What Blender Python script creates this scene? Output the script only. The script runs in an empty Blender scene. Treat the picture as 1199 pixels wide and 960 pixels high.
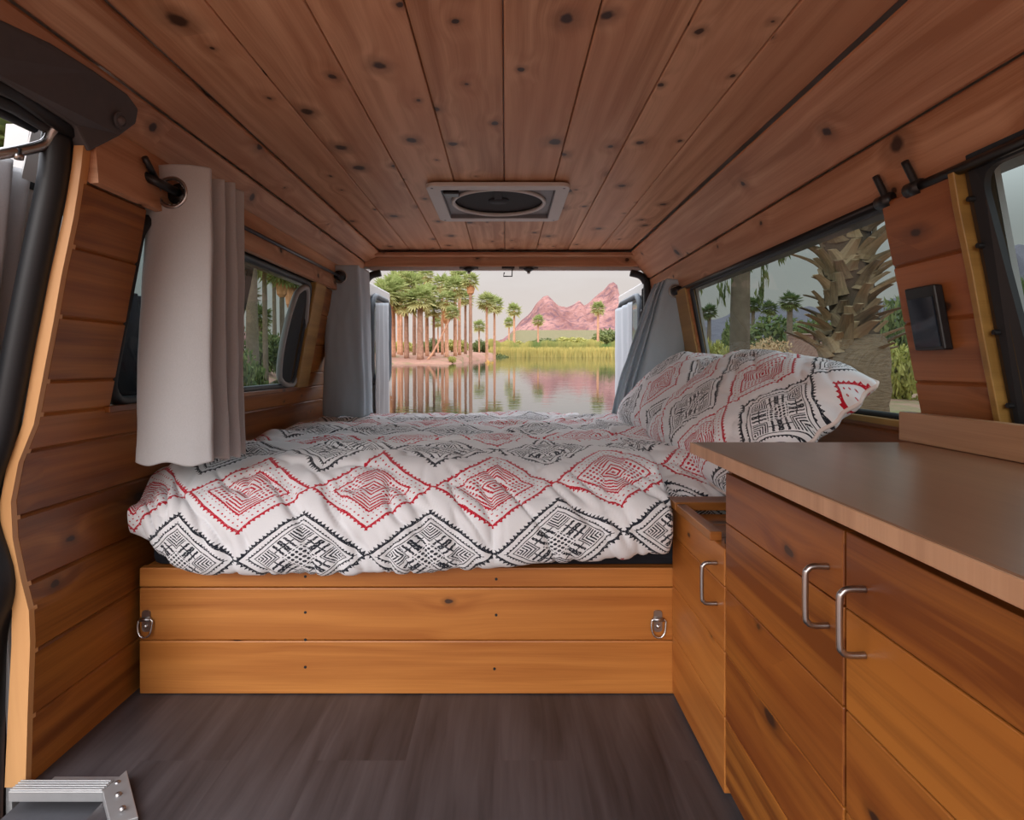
import bpy, math, random
from mathutils import Vector, Matrix, noise as mn
random.seed(7)
F, CX, CY, EYE = 680.0, 592.0, 428.0, 0.68
COL = bpy.context.scene.collection
PI = math.pi
def lerp(a, b, t): return a + (b - a) * t
def clamp(x, a=0., b=1.): return max(a, min(b, x))
def ss(a, b, x):
    t = clamp((x - a) / (b - a)); return t * t * (3 - 2 * t)
def interp(pts, x):
    if x <= pts[0][0]: return pts[0][1]
    for (a, fa), (b, fb) in zip(pts, pts[1:]):
        if x <= b: return lerp(fa, fb, (x - a) / (b - a))
    return pts[-1][1]
def catmull(pts, n):
    """smooth curve through the points, n samples per span"""
    P = [Vector(p) for p in pts]
    P = [2 * P[0] - P[1]] + P + [2 * P[-1] - P[-2]]
    out = []
    for i in range(1, len(P) - 2):
        a, b, c, d = P[i - 1:i + 3]
        for k in range(n):
            t = k / n
            out.append(0.5 * ((2 * b) + (c - a) * t + (2 * a - 5 * b + 4 * c - d) * t * t + (3 * b - a - 3 * c + d) * t ** 3))
    out.append(P[-2].copy())
    return out
def resample(pts, n):
    L = [0.]
    for a, b in zip(pts, pts[1:]): L.append(L[-1] + (b - a).length)
    out, j = [], 0
    for i in range(n):
        s = L[-1] * i / (n - 1)
        while j < len(L) - 2 and L[j + 1] < s: j += 1
        t = (s - L[j]) / max(1e-9, L[j + 1] - L[j])
        out.append(pts[j].lerp(pts[j + 1], clamp(t)))
    return out

# ------------------------------------------------------------------ node helper
class N:
    def __init__(s, nt, k): s.nt, s.k = nt, k
    def _m(s, op, *o):
        n = s.nt.nodes.new('ShaderNodeMath'); n.operation = op
        for i, x in enumerate((s,) + o):
            if isinstance(x, N): s.nt.links.new(x.k, n.inputs[i])
            else: n.inputs[i].default_value = x
        return N(s.nt, n.outputs[0])
    def __add__(s, o): return s._m('ADD', o)
    __radd__ = __add__
    def __sub__(s, o): return s._m('SUBTRACT', o)
    def __rsub__(s, o): return (s * -1.0) + o
    def __mul__(s, o): return s._m('MULTIPLY', o)
    __rmul__ = __mul__
    def __truediv__(s, o): return s._m('DIVIDE', o)
    def lt(s, o): return s._m('LESS_THAN', o)
    def gt(s, o): return s._m('GREATER_THAN', o)
    def abs(s): return s._m('ABSOLUTE')
    def fract(s): return s._m('FRACT')
    def floor(s): return s._m('FLOOR')
    def min(s, o): return s._m('MINIMUM', o)
    def max(s, o): return s._m('MAXIMUM', o)
    def sin(s): return s._m('SINE')
    def pow(s, o): return s._m('POWER', o)
    def near(s, c, w): return (s - c).abs().lt(w)
    def sstep(s, a, b):
        n = s.nt.nodes.new('ShaderNodeMapRange'); n.interpolation_type = 'SMOOTHSTEP'
        s.nt.links.new(s.k, n.inputs[0]); n.inputs[1].default_value = a; n.inputs[2].default_value = b
        n.inputs[3].default_value = 0; n.inputs[4].default_value = 1
        return N(s.nt, n.outputs[0])
class Mat:
    def __init__(s, name, rough=.5, spec=.5, metal=0.):
        s.m = bpy.data.materials.new(name); s.m.use_nodes = True
        s.nt = s.m.node_tree; s.b = s.nt.nodes['Principled BSDF']; s.out = s.nt.nodes['Material Output']
        s.b.inputs['Roughness'].default_value = rough; s.b.inputs['Specular IOR Level'].default_value = spec
        s.b.inputs['Metallic'].default_value = metal
    def node(s, t): return s.nt.nodes.new(t)
    def link(s, a, b): s.nt.links.new(a.k if isinstance(a, N) else a, b)
    def obj(s):
        return s.node('ShaderNodeTexCoord').outputs['Object']
    def uv(s):
        u = s.node('ShaderNodeUVMap'); u.uv_map = 'UVMap'; sp = s.node('ShaderNodeSeparateXYZ'); s.link(u.outputs[0], sp.inputs[0])
        return N(s.nt, sp.outputs[0]), N(s.nt, sp.outputs[1])
    def vec(s, x, y, z=0.):
        c = s.node('ShaderNodeCombineXYZ')
        for i, v in enumerate((x, y, z)):
            if isinstance(v, N): s.link(v, c.inputs[i])
            else: c.inputs[i].default_value = v
        return c.outputs[0]
    def noise(s, vec, scale, detail=3., rough=.55, dist=0.):
        n = s.node('ShaderNodeTexNoise'); s.link(vec, n.inputs['Vector'])
        n.inputs['Scale'].default_value = scale; n.inputs['Detail'].default_value = detail
        n.inputs['Roughness'].default_value = rough; n.inputs['Distortion'].default_value = dist
        return N(s.nt, n.outputs[0])
    def mix(s, f, a, b):
        n = s.node('ShaderNodeMix'); n.data_type = 'RGBA'
        for x, i in ((f, 0), (a, 6), (b, 7)):
            if isinstance(x, N): s.link(x, n.inputs[i])
            elif isinstance(x, bpy.types.NodeSocket): s.link(x, n.inputs[i])
            elif i == 0: n.inputs[0].default_value = x
            else: n.inputs[i].default_value = (*x, 1)
        return n.outputs[2]
    def color(s, c):
        if isinstance(c, tuple): s.b.inputs['Base Color'].default_value = (*c, 1)
        else: s.link(c, s.b.inputs['Base Color'])
        return s
    def bump(s, h, strength=.3, dist=.002):
        n = s.node('ShaderNodeBump'); n.inputs['Strength'].default_value = strength; n.inputs['Distance'].default_value = dist
        s.link(h, n.inputs['Height']); s.link(n.outputs[0], s.b.inputs['Normal']); return s
    def attr(s, name='shade'):
        a = s.node('ShaderNodeAttribute'); a.attribute_name = name
        return N(s.nt, a.outputs['Fac'])

def wood(name, dark, light, tint, knots=.62, rough=.42, kscale=(4.2, 9.), streak=1., kcol=(.035, .014, .008), ksize=1., spec=.45, coat=.15):
    m = Mat(name, rough, spec)
    u, v = m.uv(); sh = m.attr()
    kv = m.vec(u * kscale[0], v * kscale[1])
    vo = m.node('ShaderNodeTexVoronoi'); vo.voronoi_dimensions = '2D'; vo.inputs['Scale'].default_value = 1.; m.link(kv, vo.inputs['Vector'])
    d = N(m.nt, vo.outputs['Distance'])
    sc = m.node('ShaderNodeSeparateColor'); m.link(vo.outputs['Color'], sc.inputs[0])
    r1, r2 = N(m.nt, sc.outputs[0]), N(m.nt, sc.outputs[1])
    has = r1.gt(knots)
    wob = m.noise(m.vec(u * 30., v * 30.), 1., 2.)
    dd = d + (wob - .5) * .12
    size = (r2 * r2 * .085 + .032) * ksize
    kn = (dd / size).sstep(1.35, .65) * has
    halo = (dd / size).sstep(3.6, .9) * has
    near = (d * 2.2).sstep(1., .0) * has
    w = m.noise(m.vec(u * 1.1, v * 7.), 1., 2., .5, .4)
    vv = v + near * .012 + w * .03
    cath = (m.noise(m.vec(u * .9, vv * 16.), 1., 1.) * 26. + near * 5.).sin() * .5 + .5
    fine = m.noise(m.vec(u * 5., vv * 330.), 1., 3., .6)
    big = m.noise(m.vec(u * 1.3, vv * 26.), 1., 3., .55)
    f = (big - .5) * 2.2 * streak + (fine - .5) * .7 + (cath - .5) * .28 * streak + sh * .6 + .2
    f = f.max(0.).min(1.)
    base = m.mix(f, dark, light)
    base = m.mix(m.noise(m.vec(u * .8, v * 5., 3.), 1., 2.).sstep(.42, .72) * .55, base, tint)
    base = m.mix(halo * .5, base, tuple(c * .42 for c in dark))
    base = m.mix(kn * .93, base, kcol)
    m.color(base)
    m.b.inputs['Coat Weight'].default_value = coat; m.b.inputs['Coat Roughness'].default_value = .3
    m.bump(fine * .5 + kn * -.5, .12, .001)
    return m.m
def plain(name, c, rough=.5, spec=.5, metal=0., var=0., vs=20., bump=0.):
    m = Mat(name, rough, spec, metal)
    n = m.noise(m.obj(), vs, 4.)
    m.color(m.mix(n, tuple(x * (1 - var) for x in c), tuple(min(1, x * (1 + var)) for x in c)) if var else c)
    if bump: m.bump(n, bump, .002)
    return m.m
def fabric(name, c, rough=.9):
    m = Mat(name, rough, .15); o = m.obj()
    sp = m.node('ShaderNodeSeparateXYZ'); m.link(o, sp.inputs[0]); z = N(m.nt, sp.outputs[2])
    n = m.noise(m.vec(N(m.nt, sp.outputs[0]) * 900., N(m.nt, sp.outputs[1]) * 900., z * 300.), 1., 2.)
    m.color(m.mix(n, tuple(x * .86 for x in c), tuple(min(1, x * 1.1) for x in c)))
    m.b.inputs['Sheen Weight'].default_value = .25; m.bump(n, .15, .001)
    return m.m
def glass(name, tint, refl=1.0):
    m = Mat(name); nt = m.nt; nt.nodes.remove(m.b)
    t = m.node('ShaderNodeBsdfTransparent'); t.inputs[0].default_value = (*tint, 1)
    g = m.node('ShaderNodeBsdfGlossy'); g.inputs['Roughness'].default_value = .015; g.inputs[0].default_value = (refl, refl, refl, 1)
    fr = m.node('ShaderNodeLayerWeight'); fr.inputs[0].default_value = .5
    mx = m.node('ShaderNodeMixShader'); m.link(N(nt, fr.outputs['Facing']).pow(5.) * .9 + .045, mx.inputs[0]); m.link(t.outputs[0], mx.inputs[1]); m.link(g.outputs[0], mx.inputs[2])
    m.link(mx.outputs[0], m.out.inputs[0]); return m.m
def leaf_mat(name, a, b, trans=.35):
    m = Mat(name, .6, .2); sh = m.attr()
    c = m.mix(sh, a, b); m.color(c)
    tr = m.node('ShaderNodeBsdfTranslucent'); m.link(c, tr.inputs[0])
    mx = m.node('ShaderNodeMixShader'); mx.inputs[0].default_value = trans
    m.link(m.b.outputs[0], mx.inputs[1]); m.link(tr.outputs[0], mx.inputs[2]); m.link(mx.outputs[0], m.out.inputs[0]); return m.m
def print_fabric(name, W2, P, H, u0=0., white=(.78, .785, .805)):
    """white cotton with rows of red and black embroidered-look diamonds; uv in metres"""
    m = Mat(name, .85, .15)
    u, v = m.uv()
    wn = m.noise(m.vec(u * 40., v * 40.), 1., 2.)
    wn2 = m.noise(m.vec(u * 40. + 7., v * 40. + 3.), 1., 2.)
    u = u + (wn - .5) * .003; v = v + (wn2 - .5) * .003
    def cell(uu, vv):
        du = (((uu - u0) / W2 + .5).fract() - .5) * 2.
        dv = ((vv / (2 * P) + .5).fract() - .5) * (2 * P / H)
        return du, dv
    def tri(x): return ((x).fract() - .5).abs() * 2.
    def parts(du, dv):
        p, q = du + dv, du - dv
        d = p.abs().max(q.abs())
        t = p.abs().min(q.abs())
        return p, q, d, t
    def dots(p, q, c, r):
        a = ((p / c).fract() - .5); b = ((q / c).fract() - .5)
        return (a * a + b * b).lt(r * r)
    # red
    du, dv = cell(u, v); p, q, d, t = parts(du, dv); side = du.abs().gt(dv.abs())
    R = d.near(.97, .030)
    R = R.max((d - .97 - tri(t * 8.) * .085).lt(0.) * d.gt(.96))
    R = R.max(d.near(.62, .022)).max((d.gt(.62)) * (d - .62 - tri(t * 9.) * .05).lt(0.))
    R = R.max(dots(p + .07, q + .07, .14, .17) * d.gt(.7) * d.lt(.92))
    R = R.max(dots(p, q, .11, .33) * d.gt(.27) * d.lt(.58) * side)
    R = R.max((d * 13.).fract().lt(.5) * d.gt(.27) * d.lt(.58) * (1. - side))
    R = R.max((d * 11.).fract().lt(.48) * d.lt(.25))
    # black
    du, dv = cell(u - W2 / 2, v - P); p, q, d, t = parts(du, dv)
    B = d.near(.97, .030)
    B = B.max((d - .97 - tri(t * 9.) * .10).lt(0.) * d.gt(.96))
    B = B.max(d.near(.80, .015)).max(d.gt(.8) * (d - .8 - tri(t * 12.) * .05).lt(0.)).max(d.near(.70, .012))
    lo = p.abs().min(q.abs()); inn = d.lt(.66)
    B = B.max(lo.gt(.3) * inn * (lo * 15.).fract().lt(.5)).max(lo.near(.3, .012) * inn)
    B = B.max(d.lt(.26) * dots(p, q, .105, .36))
    e = lo.lt(.28) * d.gt(.28) * inn
    B = B.max(e * ((t + (d * 60.).sin() * .006) / .14).fract().lt(.42))
    B = B.max(e * d.near(.47, .016))
    ft = m.noise(m.vec(u * 400., v * 400.), 1., 2.)
    gaps = ft.sstep(.30, .42)
    c = m.mix(ft, tuple(x * .93 for x in white), white)
    c = m.mix(R * gaps, c, (.48, .010, .028))
    c = m.mix(B * gaps, c, (.016, .020, .030))
    m.color(c); m.b.inputs['Sheen Weight'].default_value = .15
    big = m.noise(m.vec(u * 14., v * 9.), 1., 3., .5, .6)
    m.bump(big + ft * .06, .22, .010)
    return m.m

# ------------------------------------------------------------------ mesh builder
class MB:
    def __init__(s): s.v, s.f, s.uv, s.sh = [], [], [], []
    def add(s, vs, fs, uvs=None, sh=None):
        b = len(s.v); s.v += [tuple(x) for x in vs]
        sh = random.random() if sh is None else sh
        for i, f in enumerate(fs):
            s.f.append([b + k for k in f]); s.sh.append(sh)
            s.uv.append(uvs[i] if uvs else [(0, 0)] * len(f))
        return s
    def box(s, lo, hi, grain=1, M=None, sh=None):
        lo = [min(a, b) for a, b in zip(lo, hi)] if False else lo
        x0, y0, z0 = lo; x1, y1, z1 = hi
        vs = [(x, y, z) for x in (x0, x1) for y in (y0, y1) for z in (z0, z1)]
        fs = [(0, 1, 3, 2), (4, 6, 7, 5), (0, 4, 5, 1), (2, 3, 7, 6), (0, 2, 6, 4), (1, 5, 7, 3)]
        ax = [0, 0, 1, 1, 2, 2]; ou, ov = random.random() * 40, random.random() * 40
        uvs = []
        for f, a in zip(fs, ax):
            o = [k for k in range(3) if k != a]
            if grain in o:
                o.remove(grain); uvs.append([(vs[i][grain] + ou, vs[i][o[0]] + ov + .3 * a) for i in f])
            else: uvs.append([(vs[i][o[0]] * .2 + ou, vs[i][o[1]] + ov) for i in f])
        if M is not None: vs = [M @ Vector(q) for q in vs]
        return s.add(vs, fs, uvs, sh)
    def prism(s, sec, y0, y1, sh=None, axis=1):
        """closed section of (a, b) points extruded along axis; grain runs along it"""
        n = len(sec); ou, ov = random.random() * 40, random.random() * 40
        def P(a, b, t): return {1: (a, t, b), 0: (t, a, b), 2: (a, b, t)}[axis]
        vs = [P(a, b, y0) for a, b in sec] + [P(a, b, y1) for a, b in sec]
        L = [0.]
        for i in range(n):
            a, b = sec[i], sec[(i + 1) % n]; L.append(L[-1] + math.hypot(a[0] - b[0], a[1] - b[1]))
        fs, uvs = [], []
        for i in range(n):
            j = (i + 1) % n
            fs.append((i, j, n + j, n + i)); uvs.append([(y0 + ou, L[i] + ov), (y0 + ou, L[i + 1] + ov), (y1 + ou, L[i + 1] + ov), (y1 + ou, L[i] + ov)])
        fs.append(tuple(range(n))[::-1]); uvs.append([(sec[i][0] * .3 + ou, sec[i][1] + ov) for i in range(n)][::-1])
        fs.append(tuple(range(n, 2 * n))); uvs.append([(sec[i][0] * .3 + ou, sec[i][1] + ov) for i in range(n)])
        return s.add(vs, fs, uvs, sh)
    def tube(s, pts, r, n=12, closed=False, cap=True, sh=None):
        pts = [Vector(p) for p in pts]; m = len(pts); vs = []
        rr = r if isinstance(r, (list, tuple)) else [r] * m
        up = None
        for i, p in enumerate(pts):
            a = pts[(i - 1) % m] if (closed or i) else p; b = pts[(i + 1) % m] if (closed or i < m - 1) else p
            t = (b - a).normalized()
            if up is None:
                up = t.orthogonal().normalized()
            up = (up - t * up.dot(t)).normalized(); w = t.cross(up)
            vs += [p + (up * math.cos(2 * PI * k / n) + w * math.sin(2 * PI * k / n)) * rr[i] for k in range(n)]
        fs, uvs = [], []
        for i in range(m if closed else m - 1):
            j = (i + 1) % m
            for k in range(n):
                l = (k + 1) % n; fs.append((i * n + k, i * n + l, j * n + l, j * n + k))
                uvs.append([(i * .01, k * .01), (i * .01, k * .01 + .01), (i * .01 + .01, k * .01 + .01), (i * .01 + .01, k * .01)])
        if cap and not closed:
            fs += [tuple(range(n))[::-1], tuple(range((m - 1) * n, m * n))]; uvs += [[(0, 0)] * n] * 2
        return s.add(vs, fs, uvs, sh)
    def lathe(s, prof, n=32, M=None, sh=None):
        vs, fs = [], []
        for r, z in prof: vs += [(r * math.cos(2 * PI * k / n), r * math.sin(2 * PI * k / n), z) for k in range(n)]
        for i in range(len(prof) - 1):
            for k in range(n):
                l = (k + 1) % n; fs.append((i * n + k, i * n + l, (i + 1) * n + l, (i + 1) * n + k))
        if M is not None: vs = [M @ Vector(q) for q in vs]
        return s.add(vs, fs, None, sh)
    def build(s, name, mat, parent=None, smooth=False, bevel=0., loc=None, solid=0., sub=0, sym=True):
        me = bpy.data.meshes.new(name)
        vs = s.v
        if loc is not None: vs = [(x - loc[0], y - loc[1], z - loc[2]) for x, y, z in vs]
        me.from_pydata(vs, [], s.f)
        ul = me.uv_layers.new(name='UVMap'); i = 0
        flat = [c for f in s.uv for q in f for c in q]; ul.data.foreach_set('uv', flat)
        at = me.attributes.new('shade', 'FLOAT', 'FACE'); at.data.foreach_set('value', s.sh)
        me.materials.append(mat); me.validate()
        if smooth: me.shade_smooth()
        o = bpy.data.objects.new(name, me); COL.objects.link(o)
        if loc is not None: o.location = loc
        if parent is not None:
            o.parent = parent
            wl_, pp = Vector((0, 0, 0)), parent
            while pp is not None: wl_ += Vector(pp.location); pp = pp.parent
            o.location = -wl_
        if solid: md = o.modifiers.new('s', 'SOLIDIFY'); md.thickness = solid; md.offset = 0
        if sub: md = o.modifiers.new('u', 'SUBSURF'); md.levels = sub; md.render_levels = sub
        if bevel: md = o.modifiers.new('b', 'BEVEL'); md.width = bevel; md.segments = 2; md.limit_method = 'ANGLE'; md.angle_limit = .6
        return o
def tag(o, label=None, cat=None, group=None, kind=None):
    if label: o['label'] = label
    if cat: o['category'] = cat
    if group: o['group'] = group
    if kind: o['kind'] = kind
    return o
def empty(name, loc, label=None, cat=None, group=None, kind=None, rot=None):
    o = bpy.data.objects.new(name, None); COL.objects.link(o); o.location = loc; o.empty_display_size = .05
    if rot: o.rotation_euler = rot
    return tag(o, label, cat, group, kind)
def rrect(w, h, r, n=6):
    out = []
    for cx, cy, a0 in ((w - r, h - r, 0), (-w + r, h - r, 90), (-w + r, -h + r, 180), (w - r, -h + r, 270)):
        for k in range(n + 1):
            a = math.radians(a0 + 90 * k / n); out.append((cx + r * math.cos(a), cy + r * math.sin(a)))
    return out
def ring_plate(mb, outer, inner, z0, z1, M=None):
    """flat plate with a hole: outer and inner loops with the same number of points"""
    n = len(outer)
    vs = [(a, b, z) for z in (z0, z1) for L in (outer, inner) for a, b in L]
    O0, I0, O1, I1 = 0, n, 2 * n, 3 * n; fs = []
    for i in range(n):
        j = (i + 1) % n
        fs += [(O0 + i, I0 + i, I0 + j, O0 + j), (O1 + i, O1 + j, I1 + j, I1 + i), (O0 + i, O0 + j, O1 + j, O1 + i), (I0 + i, I1 + i, I1 + j, I0 + j)]
    if M is not None: vs = [M @ Vector(q) for q in vs]
    return mb.add(vs, fs)

# ------------------------------------------------------------------ materials
CEDAR_WALL = wood('cedar wall', (.17, .052, .009), (.42, .160, .030), (.28, .080, .014), knots=.45, kscale=(5., 9.), ksize=.85, streak=1.2)
CEDAR_CEIL = wood('cedar ceiling', (.38, .180, .092), (.70, .425, .265), (.55, .265, .145), knots=.40, kscale=(6., 7.), ksize=.9, spec=.25, coat=.04, rough=.5)
CEDAR_BED = wood('cedar bed', (.33, .095, .015), (.58, .225, .050), (.44, .145, .022), knots=.66, kscale=(4., 8.), ksize=.45, streak=.9)
CEDAR_DOOR = wood('cedar door', (.17, .045, .007), (.46, .165, .026), (.24, .055, .009), knots=.62, kscale=(4., 7.5), streak=1.4, ksize=.7)
CEDAR_PILLAR = wood('cedar pillar', (.24, .080, .022), (.44, .165, .052), (.33, .10, .03), knots=.5, ksize=.8)
PLY = wood('plywood edge', (.55, .27, .10), (.72, .40, .17), (.62, .32, .12), knots=.97, streak=.5)
OCHRE = wood('ochre timber', (.30, .17, .045), (.46, .27, .075), (.36, .2, .05), knots=.92)
BAMBOO = wood('bamboo counter', (.17, .088, .048), (.27, .15, .088), (.21, .11, .06), knots=.99, rough=.3, streak=.6)
BACKSP = wood('backsplash', (.40, .21, .11), (.60, .35, .20), (.48, .26, .14), knots=.97, streak=.8)
def floor_mat():
    m = Mat('vinyl floor', .42, .4); u, v = m.uv(); sh = m.attr()
    w = m.noise(m.vec(u * 1.5, v * 9.), 1., 3., .5, 1.)
    f = m.noise(m.vec(u * 2.5, (v + w * .05) * 60.), 1., 4., .6)
    g = ((w - .5) * 1.7 + (f - .5) * 1.1 + sh * .12 + .40).max(0.).min(1.)
    m.color(m.mix(g, (.026, .021, .022), (.105, .089, .092))); m.bump(f, .1, .001); return m.m
FLOOR = floor_mat()
CURTAIN = fabric('grey curtain', (.47, .475, .485))
CURTAIN_B = fabric('slate curtain', (.43, .53, .60))
REFL_CLOTH = fabric('dark curtain', (.05, .06, .085))  # dark tone of a wrinkled window reflection put into the cloth colour
DUVET = print_fabric('diamond print cotton', .25, .145, .092, u0=-.022)
PILLOWM = print_fabric('diamond print pillow', .27, .205, .135, u0=.06, white=(.83, .84, .87))
BLACK = plain('black plastic', (.012, .013, .015), .38, .5)
RUBBER = plain('black rubber', (.010, .012, .015), .5, .5, 0, .2, 8.)
DGREY = plain('dark grey trim', (.085, .083, .090), .65, .3, 0, .12, 60., .1)
MATT = plain('mattress cover', (.014, .016, .022), .85, .2, 0, .2, 80.)
STEEL = plain('brushed steel', (.42, .40, .39), .32, .5, 1., .12, 90.)
CHROME = plain('chrome', (.62, .60, .58), .18, .5, 1.)
ALU = plain('aluminium', (.52, .52, .52), .38, .5, .7, .1, 50.)
WHITEP = plain('white paint', (.52, .51, .50), .35, .5, 0, .03, 10.)
VENTP = plain('vent plastic', (.60, .58, .56), .5, .4, 0, .04, 30.)
VENTG = plain('vent grey', (.20, .20, .21), .5, .4, 0, .1, 30.)
VENTD = plain('vent mesh', (.008, .007, .009), .7, .3, 0, .3, 40.)
DREFL = plain('dark reflection', (.012, .018, .024), .08, .6)
GLASS = glass('tinted glass', (.38, .46, .455), .35)
GLASS_D = glass('door glass', (.66, .72, .74), .8)
SCREEN = plain('screen glass', (.012, .02, .035), .06, .6)

# ------------------------------------------------------------------ camera
cam = bpy.data.cameras.new('camera'); co = bpy.data.objects.new('camera', cam); COL.objects.link(co)
co.location = (0, 0, EYE); co.rotation_euler = (PI / 2, 0, 0)
cam.sensor_width = 36; cam.sensor_fit = 'HORIZONTAL'; cam.lens = 36 * F / 1199
cam.shift_x = (599.5 - CX) / 1199; cam.shift_y = -(480 - CY) / 1199
cam.clip_start = .02; cam.clip_end = 4000
bpy.context.scene.camera = co

# ------------------------------------------------------------------ body shell
ZC = 1.20
PROF = [(-.02, .774), (.12, .770), (.232, .766), (.285, .768), (.336, .781), (.40, .794), (.46, .797), (.523, .785), (.585, .760), (.663, .745), (.752, .728), (.822, .716), (.918, .696), (.98, .686), (1.03, .68), (1.25, .675)]
def wx(z): return interp(PROF, z)
def sec_board(z0, z1, side, th=.016, n=6, off=0.):
    """section of one horizontal wall board: inner face follows the wall, edges chamfered"""
    ins, outs = [], []
    zs = [z0, z0 + .004] + [lerp(z0, z1, (k + 1) / (n + 1)) for k in range(n)] + [z1 - .004, z1]
    for k, z in enumerate(zs):
        c = .0045 if k in (0, len(zs) - 1) else 0.
        ins.append((side * (wx(z) + c + off), z)); outs.append((side * (wx(z) + th + off), z))
    return ins + outs[::-1]
LS = [-.005, .108, .215, .324, .432, .54, .654, .76, .874, .98]
YJ, YR = .947, 2.74
WIN_L = (1.11, 2.09, .60, .98)
mb = MB()
for z0, z1 in zip(LS, LS[1:]):
    if z1 <= WIN_L[2] + .001: mb.prism(sec_board(z0, z1, -1), YJ, YR)
    else:
        a = max(z0, WIN_L[2])
        if z0 < WIN_L[2]: mb.prism(sec_board(z0, WIN_L[2], -1), YJ, YR)
        mb.prism(sec_board(a, z1, -1), YJ, WIN_L[0]); mb.prism(sec_board(a, z1, -1), WIN_L[1], YR)
tag(mb.build('wall_left', CEDAR_WALL), 'left cabin wall of horizontal cedar boards around a side window', 'wall', kind='structure')
# window opening trim of the left wall (sill, side post, header) gets the ochre look at the rear
WIN_R = (1.06, 2.20, .573, .977)
RS = [.0, .11, .22, .33, .44, .548, .65, .757, .859, .977]
mb = MB()
for z0, z1 in zip(RS, RS[1:]):
    if z1 <= WIN_R[2] + .001: mb.prism(sec_board(z0, z1, 1), .895, YR)
    else:
        a = max(z0, WIN_R[2])
        if z0 < WIN_R[2]: mb.prism(sec_board(z0, WIN_R[2], 1), .895, YR)
        mb.prism(sec_board(a, z1, 1), .895, WIN_R[0]); mb.prism(sec_board(a, z1, 1), WIN_R[1], YR)
tag(mb.build('wall_right', CEDAR_PILLAR), 'right cabin wall of reddish cedar boards with a large window', 'wall', kind='structure')

# ceiling: centre boards, side boards following the curve, rear board
mb = MB()
VX0, VX1, VY0, VY1 = -.195, .15, 1.71, 2.03      # roof vent hole
nb = 8; xs = [lerp(-.585, .577, k / nb) for k in range(nb + 1)]
Y0C = -.55
for a, b in zip(xs, xs[1:]):
    a += .0008; b -= .0008
    z0, z1 = ZC + .013, ZC + .027
    if b < VX0 or a > VX1: mb.box((a, Y0C, z0), (b, 2.70, z1))
    else:
        if a < VX0: pl = [(a, Y0C), (b, Y0C), (b, VY0), (VX0, VY0), (VX0, VY1), (b, VY1), (b, 2.70), (a, 2.70)]
        elif b > VX1: pl = [(a, Y0C), (b, Y0C), (b, 2.70), (a, 2.70), (a, VY1), (VX1, VY1), (VX1, VY0), (a, VY0)]
        else: pl = None
        for q in ([pl] if pl else [[(a, Y0C), (b, Y0C), (b, VY0), (a, VY0)], [(a, VY1), (b, VY1), (b, 2.70), (a, 2.70)]]):
            n0 = len(mb.f); mb.prism(q, z0, z1, axis=2); oo = random.random() * 30
            for fi in range(n0, len(mb.f)): mb.uv[fi] = [(mb.v[vi][1] + oo, mb.v[vi][0] + mb.v[vi][2] * .7 + oo) for vi in mb.f[fi]]
tag(mb.build('ceiling', CEDAR_CEIL, bevel=.0035), 'cedar plank ceiling with knots running lengthwise', 'ceiling', kind='structure')
mb = MB()
def strip(p, q, th, y0, y1):
    p, q = Vector(p), Vector(q); d = (q - p).normalized(); n = Vector((-d.y, d.x))
    if n.y < 0: n = -n
    c = .004; a, b = p + d * .0008, q - d * .0008
    mb.prism([tuple(a + n * c), tuple(a + d * c), tuple(b - d * c), tuple(b + n * c), tuple(b + n * th), tuple(a + n * th)], y0, y1)
LC = [(-.58, 1.20), (-.655, 1.162), (-.695, 1.085), (-.686, .978)]
for p, q in zip(LC, LC[1:]): strip(p, q, .018, Y0C if q[1] > 1.0 else .9535, YR)
tag(mb.build('ceiling_left', CEDAR_CEIL), 'sloping cedar boards where the ceiling meets the left wall', 'ceiling', kind='structure')
mb = MB()
RC = [(.572, 1.20), (.69, 1.068), (.702, .975)]
strip((.572, 1.20), (.676, 1.088), .018, Y0C, YR); strip((.676, 1.088), (.702, .975), .018, Y0C, YR)
tag(mb.build('ceiling_right', CEDAR_CEIL), 'sloping cedar boards where the ceiling meets the right windows', 'ceiling', kind='structure')
mb = MB()
mb.box((-.60, 2.66, 1.185), (.60, 2.73, 1.20), grain=0)
mb.box((-.66, 2.715, 1.145), (.66, 2.74, 1.186), grain=0)
tag(mb.build('trim_3', CEDAR_CEIL, bevel=.003), 'reddish wooden header board above the rear opening', 'trim', kind='structure')
# roof skin outside (stops sky light leaking)
mb = MB()
sec = [(-.80, .99), (-.77, 1.13), (-.66, 1.23), (.66, 1.23), (.77, 1.13), (.80, .99)]
z = [(x, y + .012) for x, y in sec][::-1]
mb.prism(sec[:3] + [(-.20, 1.23)] + [(-.20, 1.242)] + z[3:], .96, 2.78); mb.prism([(-.712, 1.09), (-.674, 1.174), (-.60, 1.219), (-.20, 1.231), (-.20, 1.242), (-.605, 1.235), (-.69, 1.187), (-.735, 1.09)], Y0C, .96); mb.prism([(.155, 1.23)] + sec[3:] + z[:3] + [(.155, 1.242)], Y0C, 2.78)
mb.box((-.20, Y0C, 1.23), (.155, VY0 - .01, 1.242)); mb.box((-.20, VY1 + .01, 1.23), (.155, 2.78, 1.242))
tag(mb.build('roof', WHITEP), 'white van roof skin seen from outside', 'roof', kind='structure')
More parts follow.
